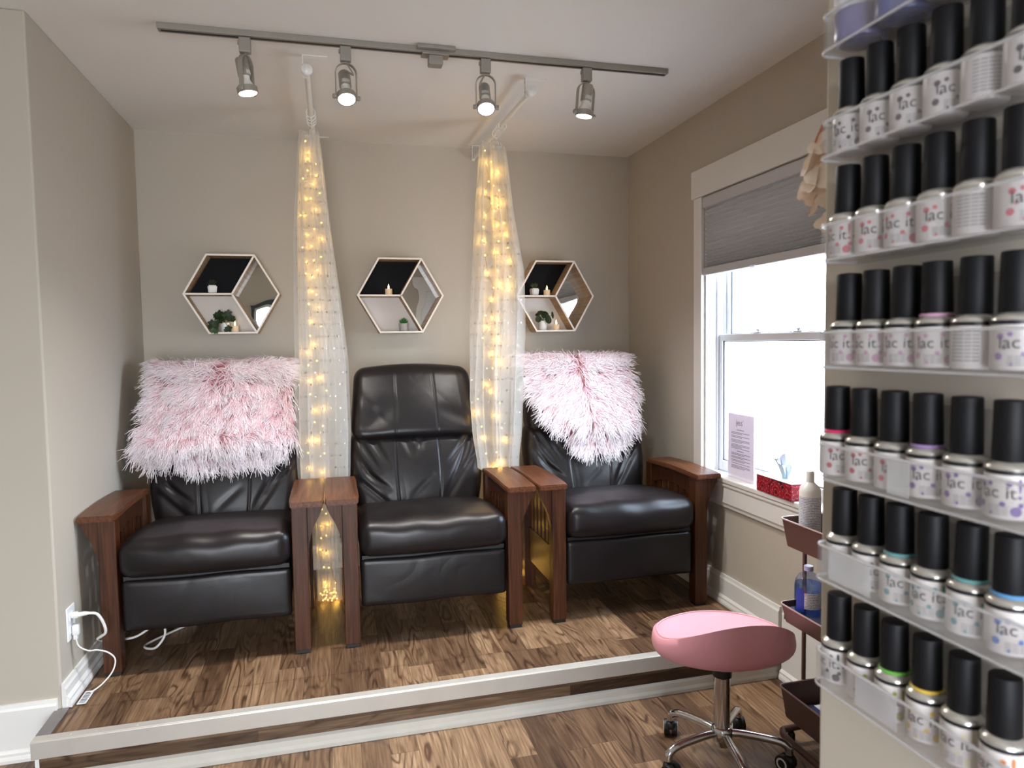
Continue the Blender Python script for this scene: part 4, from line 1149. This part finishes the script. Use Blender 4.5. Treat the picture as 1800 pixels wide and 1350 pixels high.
t = thing('tissue_box', 'low red flower patterned tissue box on the window sill', 'tissue box', (1.737, -1.462, .7365), -.03)
MB().box(-.046, .046, -.118, .118, 0, .066).build('carton', M['tissuebox'], t)
MB().box(-.0465, .0465, -.1185, .1185, .0655, .0675).build('lid', pbr('pale_aqua_carton_top', lin(206, 226, 230), .45), t)
b = MB(); 
vs = [(.030 * math.cos(a), .062 * math.sin(a), .0679) for a in [2 * PI * k / 28 for k in range(28)]]; b.add(vs, [tuple(range(28))]); b.build('opening_film', pbr('aqua_film', lin(150, 196, 206), .3), t)
P = []
for i in range(19):
    row = []; q = i / 18
    for j in range(49):
        a = 2 * PI * j / 48
        ht = .060 + .020 * math.cos(a - 1.3) + .016 * math.cos(2 * a - .4) + .006 * math.sin(5 * a)      # ragged upper edge
        sp = .014 + .030 * q ** 1.4 * (1 + .55 * math.cos(2 * a - .3)) + .006 * math.sin(7 * a + 2 * q) * (.3 + q) + .004 * math.sin(3 * a - 3 * q)
        row.append((.50 * sp * math.cos(a) + .006 * q, 1.05 * sp * math.sin(a) + .022 * q * q, .0005 + ht * q))
    P.append(row)
tag(MB().grid(P).build('tissue', M['tissue'], None, smooth=50, loc=(1.737, -1.470, .8045)), 'crumpled white tissue pulled up out of the red box', 'tissue')

# ------------------------------------------------------------------ rolling cart by the right wall
CX0, CX1, CY0, CY1 = 1.405, 1.690, -2.36, -1.90
t = thing('rolling_cart', 'brown three tier metal rolling cart against the right wall', 'cart', ((CX0 + CX1) / 2, (CY0 + CY1) / 2, 0))
hx, hy = (CX1 - CX0) / 2, (CY1 - CY0) / 2
def basket(zb, zt, ins):
    bm = bmesh.new()
    def ring(hx_, hy_, z, r):
        out = []
        for sx, sy_, a0 in ((1, 1, 0), (-1, 1, PI / 2), (-1, -1, PI), (1, -1, 3 * PI / 2)):
            for k in range(5):
                a = a0 + PI / 2 * k / 4; out.append(bm.verts.new((sx * (hx_ - r) + r * math.cos(a), sy_ * (hy_ - r) + r * math.sin(a), z)))
        return out
    R = [ring(hx, hy, zt, .02), ring(hx - ins, hy - ins, zb, .02), ring(hx - ins - .003, hy - ins - .003, zb + .003, .018), ring(hx - .003, hy - .003, zt, .018)]
    n = 20
    for a, c in ((0, 1), (2, 3), (3, 0)):
        for k in range(n): bm.faces.new([R[a][k], R[a][(k + 1) % n], R[c][(k + 1) % n], R[c][k]])
    bm.faces.new(R[1]); bm.faces.new(R[2])
    o = MB().bm(bm).build('basket', M['cartbrown'], t, smooth=40)
    pts = []
    for sx, sy_, a0 in ((1, 1, 0), (-1, 1, PI / 2), (-1, -1, PI), (1, -1, 3 * PI / 2)):
        for k in range(5):
            a = a0 + PI / 2 * k / 4; pts.append((sx * (hx - .02) + .02 * math.cos(a), sy_ * (hy - .02) + .02 * math.sin(a), zt + .001))
    MB().tube(pts + [pts[0]], .0028, 6, cap=False).build('basket_rim', M['cartrim'], o, smooth=60)
    return o
basket(.688, .775, .012); o2 = basket(.436, .492, .01); o3 = basket(.115, .212, .012)
MB().box(-hx + .012, hx - .012, -hy + .012, hy - .012, .44, .478).build('liner', M['cartlining'], o2)
MB().box(-hx + .016, hx - .016, -hy + .016, hy - .016, .119, .14).build('liner', M['cartlining'], o3)
b = MB()
for s in (-1, 1):
    b.tube(smoothpath([(-.04, s * (hy + .006), .85), (-.04, s * (hy + .006), .4), (-.04, s * (hy + .006), .06)], 4), .007, 8)
    b.tube(smoothpath([(.09, s * (hy + .006), .85), (.09, s * (hy + .006), .4), (.09, s * (hy + .006), .06)], 4), .007, 8)
b.build('upright', M['cartbrown'], t, smooth=60)
b = MB(); b.tube(smoothpath([(hx - .04, hy, .055), (-hx + .05, hy + .002, .055), (-hx + .012, hy - .012, .055), (-hx, hy - .06, .055), (-hx, 0, .055), (-hx, -hy + .06, .055), (-hx + .012, -hy + .012, .055), (-hx + .05, -hy, .055), (hx - .04, -hy, .055)], 6), .011, 10)
b.build('base_tube', M['cartbrown'], t, smooth=60)
b = MB()
for sx in (-1, 1):
    for sy_ in (-1, 1):
        b.lathe([(.010, 0), (.012, .004), (.012, .04), (.008, .046)], 10, c=(sx * (hx - .05), sy_ * (hy - .004), 0))
b.build('foot', M['black'], t, smooth=50)
# things in the cart
t = thing('spray_bottle', 'white spray bottle with small grey print in the top cart basket', 'bottle', (1.455, -1.985, .6915))
MB().lathe([(.030, 0), (.0325, .003), (.0325, .185), (.029, .200), (.016, .212), (.013, .216)], 28).build('bottle_body', M['ceramic'], t, smooth=40)
MB().lathe([(.0328, .012), (.0328, .170)], 40, cap=False).build('label', M['textlabel'], t, smooth=40)
MB().lathe([(.0125, .216), (.0125, .245), (.010, .25)], 16).build('cap', M['ceramic'], t, smooth=40)
t = thing('liquid_bottle', 'clear bottle of blue liquid with white cap in the middle cart basket', 'bottle', (1.466, -1.968, .4785))
MB().lathe([(.040, 0), (.043, .004), (.043, .088), (.040, .105), (.030, .122), (.016, .131), (.013, .134), (.013, .14)], 32).build('bottle_body', M['bluebottle'], t, smooth=40)
MB().lathe([(.039, .003), (.0415, .006), (.0415, .088), (.040, .096)], 32).build('liquid', M['bluewater'], t, smooth=40)
MB().lathe([(.0145, .137), (.0145, .150), (.0135, .152)], 20).build('cap', M['lavcap'], t, smooth=40)
b = MB(); R_ = .0434
def arc(b, a0, a1, z0, z1, r, n=16):
    vs = [(r * math.cos(a0 + (a1 - a0) * k / n), r * math.sin(a0 + (a1 - a0) * k / n), z) for z in (z0, z1) for k in range(n + 1)]
    b.add(vs, [(k, k + 1, n + 2 + k, n + 1 + k) for k in range(n)])
arc(b, -PI * .80, -PI * .30, .022, .074, R_); b.build('label', M['textlabel'], t, smooth=60)
b = MB(); arc(b, -PI * 1.02, -PI * .80, .012, .084, R_); b.build('blue_label', M['bluelabel'], t, smooth=60)
tag(MB().box(-.09, .07, -.10, .10, 0, .006).build('leaflet', M['bluebook'], None, loc=(1.545, -2.05, .1405)), 'blue printed leaflet lying in the bottom cart basket', 'leaflet')
o = MB().box(-.05, .09, -.03, .05, 0, .002).build('paper_sheet', M['paper'], None, loc=(1.56, -1.995, .147)); tag(o, 'white paper sheet on the blue leaflet in the bottom cart basket', 'paper')

# ------------------------------------------------------------------ pink saddle stool
SX, SY = 1.178, -1.93
t = thing('saddle_stool', 'pink vinyl saddle stool on a chrome five star base with casters', 'stool', (SX, SY, 0))
def rim(th):      # low front and sides, raised lip at the back (towards the camera)
    c = math.cos((th - math.radians(265)))
    return .424 + .022 * max(0, math.cos(th - math.radians(190))) ** 2 + .122 * max(0, c) ** 1.7
RS = .218
P = []; nt_ = 72
prof = []
rows = [('t', 0.0), ('t', .25), ('t', .5), ('t', .72), ('t', .86), ('t', .93), ('t', .97), ('t', 1.0)] + [('s', q / 9) for q in range(1, 10)] + [('b', .75), ('b', .5), ('b', .25), ('b', 0.0)]
def seat_pt(kind, q, th):
    h = rim(th); R = RS * (1 + .025 * math.cos(2 * (th - .2)))
    if kind == 't':
        r = R * q * .985; e = max(0, (q - .35) / .65)
        dish = .412 + (h - .412) * e ** 1.8 - .006 * (1 - q)
        if q > .9: dish -= .010 * ((q - .9) / .1) ** 2
        return (r * math.cos(th), r * math.sin(th), dish)
    if kind == 's':
        p0 = (R * .985, h - .010); p1 = (R * 1.09, .30 + .36 * (h - .30)); p2 = (.145, .376)
        r = p0[0] * (1 - q) ** 2 + 2 * q * (1 - q) * p1[0] + q * q * p2[0]; z = p0[1] * (1 - q) ** 2 + 2 * q * (1 - q) * p1[1] + q * q * p2[1]
        return (r * math.cos(th), r * math.sin(th), z)
    r = .145 * q
    return (r * math.cos(th), r * math.sin(th), .304 + .072 * q ** 1.2)
P = [[seat_pt(k, q, 2 * PI * j / nt_) for j in range(nt_ + 1)] for k, q in rows]
b = MB().grid(P); se = b.build('seat', M['pinkvinyl'], t, smooth=80)
b = MB()
pts = []
for j in range(nt_ + 1):
    th = 2 * PI * j / nt_; p = seat_pt('t', .945, th); pts.append((p[0], p[1], p[2] + .0005))
b.tube(pts, .0032, 6, cap=False); b.build('piping', M['pinkpipe'], se, smooth=80)
MB().lathe([(.024, .286), (.030, .290), (.030, .316)], 20).build('seat_mount', M['black'], t, smooth=40)
MB().lathe([(.0255, .125), (.0255, .288)], 28).build('lift_column', M['chrome'], t, smooth=40)
MB().lathe([(.024, .062), (.026, .066), (.033, .086), (.034, .094), (.034, .118), (.030, .124), (.0256, .126)], 28).build('hub', M['chrome'], t, smooth=40)
for k in range(5):
    a = math.radians(43 + 72 * k); dx, dy = math.cos(a), math.sin(a)
    pts = [(dx * r, dy * r, z) for r, z in ((.025, .104), (.06, .105), (.11, .102), (.15, .098), (.18, .092), (.198, .080), (.203, .066), (.203, .058))]
    o = MB().tube(smoothpath(pts, 4), .0125, 12).build('leg', M['chrome'], t, smooth=60)
    yawc = a + (.6, -.9, 1.9, .3, 2.4)[k]; cx_, cy_ = dx * .203, dy * .203
    Mx = Matrix.Translation((cx_, cy_, 0)) @ Matrix.Rotation(yawc, 4, 'Z')
    b = MB(); b.lathe([(.009, .048), (.009, .064)], 10, M=Mx)
    # twin-wheel caster hood
    for s in (-1, 1):
        Mw = Mx @ Matrix.Translation((.012, s * .013, .026)) @ Matrix.Rotation(PI / 2, 4, 'X')
        b.lathe([(.012, -.009), (.025, -.009), (.026, -.006), (.026, .006), (.025, .009), (.012, .009)], 20, M=Mw)
    b.box(0, 0, 0, 0, 0, 0) if False else None
    b.lathe([(.016, .030), (.018, .036), (.016, .048), (.008, .054)], 14, M=Mx)
    b.build('caster', M['black'], o, smooth=50)
    for s in (-1, 1):
        Mw = Mx @ Matrix.Translation((.012, s * .0225, .026)) @ Matrix.Rotation(-s * PI / 2, 4, 'X')
        MB().lathe([(.013, 0), (.0135, .001), (.0185, .001), (.019, 0)], 20, M=Mw, cap=False).build('wheel_ring', M['tyre_white'], o, smooth=40)

# ------------------------------------------------------------------ polish rack on the partition
BR = .0152
SHELF_Z = [1.613, 1.5205, 1.429, 1.333, 1.231, 1.1375, 1.037]
YE0 = -3.309
ROWNAME = ['top', 'second', 'third', 'fourth', 'fifth', 'sixth', 'bottom']
def acrylic_shelf(z, k, length=.33):
    t = thing('acrylic_shelf', '%s clear acrylic polish shelf on the partition wall' % (ROWNAME[k] if k in (0, 6) else ROWNAME[k] + ' from top'), 'shelf', (XP, YE0, z), 0, 'clear polish shelves')
    # tray outline (plan): rounded front corner at the far end
    d = .046; r = .012
    out = [(-.0005, 0)] + [(-d + r + r * math.cos(a), -r + r * math.sin(a)) for a in [PI / 2 + PI / 2 * q / 6 for q in range(7)]] + [(-d, -length), (-.0005, -length)]
    b = MB(); b.prism(out, 0, .0028, 'z'); b.build('tray_bottom', M['acrylic'], t)
    lip = out[:-1]; th = .0022; H = .033
    vs = []; fs = []
    m = len(lip); inn = []
    for i, p in enumerate(lip):
        a = Vector(lip[max(i - 1, 0)]); c = Vector(lip[min(i + 1, m - 1)]); dd = (c - a).normalized(); n = Vector((-dd.y, dd.x)) * th
        inn.append((p[0] + n.x, p[1] + n.y))
    def inset(p): return p
    b = MB()
    for zz in (.0028, H):
        for p in lip: vs.append((p[0], p[1], zz))
        for p in inn: vs.append((p[0] if p[0] < -.0005 else -.0005, p[1], zz))
    for i in range(m - 1):
        fs += [(i, i + 1, 2 * m + i + 1, 2 * m + i), (m + i + 1, m + i, 3 * m + i, 3 * m + i + 1)]
    b.add(vs, fs); b.build('front_lip', M['acrylic'], t, smooth=60)
    b = MB(); b.tube([((p[0] + q[0]) / 2, (p[1] + q[1]) / 2, H) for p, q in zip(lip, inn)], .0014, 6); b.tube([(p[0], p[1], .0015) for p in lip], .0012, 6); b.build('lip_edge', M['acrylic_edge'], t, smooth=60)
    b = MB(); b.box(-.0024, -.0003, -length, -.020, .0028, .075); b.build('back_plate', M['acrylic'], t)
    b = MB()
    for yy in (-.037,):
        for zz in (.062,):
            b.lathe([(.0034, 0), (.0028, .0022), (.001, .0026)], 12, M=Matrix.Translation((-.0024, yy, zz)) @ Matrix.Rotation(-PI / 2, 4, 'Y'))
    b.build('screw', M['steel'], t, smooth=40)
    return t
for k, z in enumerate(SHELF_Z): acrylic_shelf(z, k)

# bottle meshes
TXT = text_mesh('lac it', .0122); TXX = text_mesh('!', .020)
def wrap(vs, r, y0=0, x0=0):
    return [((r) * math.sin((v.x + x0) / r), -(r) * math.cos((v.x + x0) / r), v.y + y0) for v in vs]
def wrap_disc(b, r, x, z, rad, n=14):
    vs = [(r * math.sin(x / r), -r * math.cos(x / r), z)] + [(r * math.sin((x + rad * math.cos(a)) / r), -r * math.cos((x + rad * math.cos(a)) / r), z + rad * math.sin(a)) for a in [2 * PI * k / n for k in range(n)]]
    b.add(vs, [(0, 1 + k, 1 + (k + 1) % n) for k in range(n)])
COLS = {'plum': lin(92, 70, 84), 'pink': lin(206, 104, 116), 'mauve': lin(196, 150, 176), 'lilac': lin(150, 122, 172), 'red': lin(180, 62, 78), 'purple': lin(110, 82, 150), 'charcoal': lin(66, 60, 66), 'teal': lin(96, 150, 152), 'blue': lin(92, 122, 188),
        'green': lin(96, 168, 60), 'yellow': lin(208, 176, 62), 'orange': lin(204, 122, 58), 'olive': lin(150, 148, 56), 'white': lin(190, 186, 184), 'skyblue': lin(88, 146, 196), 'magenta': lin(206, 38, 96), 'ivory': lin(214, 206, 170)}
DM = {}
def dotmat(c):
    if c not in DM: DM[c] = pbr(c + '_print', COLS[c], .45)
    return DM[c]
BODY = MB().lathe([(BR - .0025, 0), (BR - .0006, .0008), (BR, .0025), (BR, .0315)], 28)
BAND = MB().lathe([(BR + .0001, .0315), (BR + .0002, .0345)], 28, cap=False)
COLLAR = MB().lathe([(BR, .0345), (BR - .0004, .0362), (BR - .002, .0382), (.0105, .0398), (.0100, .0402)], 28)
CAP = MB().lathe([(.0108, .0398), (.0110, .0403), (.0104, .0800), (.0100, .0815), (.0060, .0820)], 26)
PRINTX = MB().add(wrap(TXT[0], BR + .0004, .0155, -.003), TXT[1])
DOTSB = MB(); r_ = BR + .0003
for x, z, rad in ((-.0135, .0235, .0017), (-.0075, .0250, .0012), (.0042, .0255, .0013), (-.0145, .0100, .0019), (.0005, .0115, .0013), (.0085, .0068, .0026), (.0112, .0112, .0013), (.0150, .0175, .0010), (-.0065, .0045, .0008), (-.011, .0155, .0008)):
    wrap_disc(DOTSB, r_, x, z, rad * 1.35)
DOTSB.add(wrap(TXX[0], r_, .0155, .0105), TXX[1])
FINE = MB()
for k in range(4):
    for q in range(3):
        x0 = -.009 + q * .0045; z0 = .0095 - k * .0018
        vs = [(r_ * math.sin(x / r_), -r_ * math.cos(x / r_), z) for x, z in ((x0, z0), (x0 + .0038, z0), (x0 + .0038, z0 + .0007), (x0, z0 + .0007))]; FINE.add(vs, [(0, 1, 2, 3)])
BACKTXT = MB()
for k in range(9):
    for q in range(4):
        x0 = -.010 + q * .005; z0 = .027 - k * .0026
        vs = [(r_ * math.sin(x / r_), -r_ * math.cos(x / r_), z) for x, z in ((x0, z0), (x0 + .0042, z0), (x0 + .0042, z0 + .0011), (x0, z0 + .0011))]; BACKTXT.add(vs, [(0, 1, 2, 3)])
def smear(seed):
    b = MB(); b.lathe([(.0117, .0396), (.0125, .0408), (.0112, .0420)], 22, cap=False); return b
SMEAR = smear(0)
MESH = {}
def inst(key, mb, mat, parent, sm=40):
    """mesh data shared between bottles"""
    kk = (key, mat.name)
    if kk not in MESH:
        o = mb.build(key, mat, parent, smooth=sm); MESH[kk] = o; return o
    o = MESH[kk].copy(); COL.objects.link(o); o.parent = parent; return o
ORD = ['nearest the window'] + [q + ' from the window' for q in ('second', 'third', 'fourth', 'fifth', 'sixth', 'seventh')]
BN = {1: 'second', 2: 'third', 3: 'fourth', 4: 'fifth', 5: 'sixth', 6: 'bottom'}
def bottle(y, row, k, col, rz, tilt, smear_c=None, back=False, band=True):
    lab = 'polish bottle %s, %s, %s shelf%s' % ('showing back print' if back else 'with %s dots' % col + (' and %s smear' % smear_c if smear_c else ''), ORD[k], BN[row], '' if row == 6 else ' down')
    t = thing('polish_bottle', lab, 'nail polish', (XP - .0235, y, SHELF_Z[row] + .0038), rz, 'nail polish bottles on the clear shelves')
    t.rotation_euler = (tilt[0], tilt[1], rz)
    inst('bottle_body', BODY, M['label_white'], t); inst('collar', COLLAR, M['silver'], t); inst('cap', CAP, M['cap'], t)
    inst('neck_band', BAND, M['bandblack'] if band else M['silver'], t)
    if back: inst('back_print', BACKTXT, M['faintink'], t, None)
    else:
        inst('brand_print', PRINTX, M['ink'], t, None); inst('label_dots', DOTSB, dotmat(col), t, None); inst('fine_print', FINE, M['faintink'], t, None)
    if smear_c: inst('polish_smear', SMEAR, dotmat(smear_c), t)
    return t
ROWS = {
 1: (-3.327, .0327, [('charcoal', 0), ('plum', 0), ('plum', 0), ('plum', 0), ('plum', 1), ('charcoal', 0)]),
 2: (-3.323, .0327, [('pink', 0), ('pink', 0), ('pink', 0), ('pink', 0), ('pink', 1), ('pink', 0)]),
 3: (-3.327, .0318, [('mauve', 0), ('mauve', 0), ('mauve', 0), ('mauve', 0, 'mauve'), ('lilac', 1), ('lilac', 0)]),
 4: (-3.314, .0340, [('red', 0, 'magenta'), ('red', 0), ('red', 0), ('purple', 0, 'lilac'), ('purple', 0), ('purple', 0)]),
 5: (-3.325, .0325, [('charcoal', 0), ('charcoal', 0), ('teal', 0, 'teal'), ('teal', 0), ('teal', 0, 'teal'), ('blue', 0, 'skyblue')]),
 6: (-3.320, .0332, [('charcoal', 0), ('olive', 0), ('olive', 0, 'green'), ('yellow', 0, 'yellow'), ('ivory', 0), ('orange', 0)])}
RZ = {1: [10, -20, -18, -24, 0, -20], 2: [32, -12, 10, -14, 20, -24], 3: [26, 30, 16, 6, 30, -6], 4: [-30, -16, -14, -8, 2, 24], 5: [-12, -30, -14, 14, -10, -14], 6: [40, -26, 16, 6, 20, 26]}
rng = np.random.default_rng(8)
for row, (y0, dy, lst) in ROWS.items():
    for k, it in enumerate(lst):
        # label faces the room: local -y turned to face the camera side
        rz = math.radians(-41 - RZ[row][k])
        y = y0 - dy * k
        bottle(y, row, k, it[0], rz, (rng.normal(0, .006), rng.normal(0, .006)), it[2] if len(it) > 2 else None, bool(it[1]), row != 2)
    # seventh bottle at the frame edge
    if row in (4, 5, 6): pass
for k in range(3):
    t = thing('polish_jar', 'squat blue and lilac jar, %s on the top clear shelf' % ('nearest the window end', 'second from the window end', 'third from the window end')[k], 'jar', (XP - .0235, -3.337 - .047 * k, SHELF_Z[0] + .003), 0, 'squat jars on the top clear shelf')
    MB().lathe([(.017, 0), (.0205, .0015), (.0215, .004), (.0215, .026), (.020, .028)], 26).build('jar_body', pbr('lilac_jar_%d' % k, lin(*((112, 108, 150), (84, 92, 140), (126, 128, 160))[k]), .3), t, smooth=40)
    MB().lathe([(.0150, -.0002), (.0165, -.0002), (.0165, .001)], 24, cap=False).build('foot_ring', M['silver'], t)
    MB().lathe([(.0218, .0265), (.0218, .042), (.020, .044)], 26).build('jar_lid', M['rail'], t, smooth=40)
# added frosted sheets standing in for bright reflections in the shelf lips
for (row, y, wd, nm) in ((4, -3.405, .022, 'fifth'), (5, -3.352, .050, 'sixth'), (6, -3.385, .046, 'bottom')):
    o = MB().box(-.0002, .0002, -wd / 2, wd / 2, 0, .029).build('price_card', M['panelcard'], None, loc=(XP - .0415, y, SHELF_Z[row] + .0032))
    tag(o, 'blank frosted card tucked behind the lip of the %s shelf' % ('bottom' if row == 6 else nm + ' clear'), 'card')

# artificial flower on the far side of the partition
t = thing('artificial_flower', 'peach artificial flower hanging at the partition edge beside the blind', 'flower', (.533, -3.205, 1.536))
rng = np.random.default_rng(6); b = MB(); b2 = MB()
for k in range(26):
    a = k * 2.399; q = (k + 1) / 26; z = .050 - .10 * q + rng.normal(0, .006); r = .010 + .030 * math.sin(PI * min(.95, q * .9))
    d = Vector((math.cos(a), math.sin(a), .35)); leaf_disc(b if k > 3 else b2, Vector((r * math.cos(a) * .55, r * math.sin(a) * .55, z * .85)), d, .010 + .006 * math.sin(PI * q), 3, .45, 16)
b.build('petals', M['petal'], t, smooth=70); b2.build('petal_core', M['petal_core'], t, smooth=70)
MB().tube(smoothpath([(0, 0, .03), (-.004, -.01, .07), (-.006, -.035, .09), (-.004, -.057, .10)], 5), .0016, 6).build('stem', M['leaf_olive'], t)

# ------------------------------------------------------------------ light
SKY_BASE, SKY_GLOW, SKY_REAR, GROUND = 13.5, 12.0, 22.0, .55
w = bpy.data.worlds.new('daylight'); SC.world = w; w.use_nodes = True
nt = w.node_tree; bg = nt.nodes['Background']
tc = node(nt, 'TexCoord'); sp = node(nt, 'SeparateXYZ'); nt.links.new(tc.outputs['Generated'], sp.inputs[0])
# hazy bright sky, brighter on the window side; darker ground below the horizon
dt = node(nt, 'VectorMath'); dt.operation = 'DOT_PRODUCT'; nt.links.new(tc.outputs['Generated'], dt.inputs[0]); dt.inputs[1].default_value = Vector((.86, -.05, .50)).normalized()
glow = math_(nt, 'POWER', math_(nt, 'MAXIMUM', dt.outputs['Value'], 0.0), 2.5)
d2 = node(nt, 'VectorMath'); d2.operation = 'DOT_PRODUCT'; nt.links.new(tc.outputs['Generated'], d2.inputs[0]); d2.inputs[1].default_value = Vector((.0, -1.0, .12)).normalized()
glow2 = math_(nt, 'POWER', math_(nt, 'MAXIMUM', d2.outputs['Value'], 0.0), 3.0)      # added sky lobe behind the camera, stronger fill through the rear window
skyv = math_(nt, 'ADD', math_(nt, 'ADD', math_(nt, 'MULTIPLY', glow, SKY_GLOW), math_(nt, 'MULTIPLY', glow2, SKY_REAR)), SKY_BASE)
up_ = node(nt, 'MapRange'); up_.inputs[1].default_value = -.06; up_.inputs[2].default_value = .04; nt.links.new(sp.outputs['Z'], up_.inputs[0])
gnd = math_(nt, 'ADD', math_(nt, 'MULTIPLY', up_.outputs[0], 1 - GROUND), GROUND)
nt.links.new(math_(nt, 'MULTIPLY', skyv, gnd), bg.inputs['Strength'])
tint = node(nt, 'Mix'); tint.data_type = 'RGBA'; nt.links.new(glow, tint.inputs[0]); tint.inputs[6].default_value = (.88, .93, 1.0, 1); tint.inputs[7].default_value = (.56, .76, 1.0, 1)
nt.links.new(tint.outputs[2], bg.inputs['Color'])
def portal(loc, rot, sx, sy_):
    li = bpy.data.lights.new('window_portal', 'AREA'); li.shape = 'RECTANGLE'; li.size = sx; li.size_y = sy_; li.cycles.is_portal = True
    o = bpy.data.objects.new('window_portal', li); COL.objects.link(o); o.location = loc; o.rotation_euler = rot
portal((XO2 + .11, (WY0 + WY1) / 2, 1.37), (0, PI / 2, 0), 1.4, .95)
portal(((RX0 + RX1) / 2, YB - .16, (RZ0 + RZ1) / 2), (PI / 2, 0, 0), 1.4, 1.45)

SC.view_settings.view_transform = 'Standard'; SC.view_settings.look = 'None'; SC.view_settings.gamma = 1; SC.view_settings.use_curve_mapping = False
SC.view_settings.exposure = 0.08
SC.cycles.max_bounces = 10; SC.cycles.transparent_max_bounces = 24; SC.cycles.diffuse_bounces = 5; SC.cycles.sample_clamp_indirect = 6
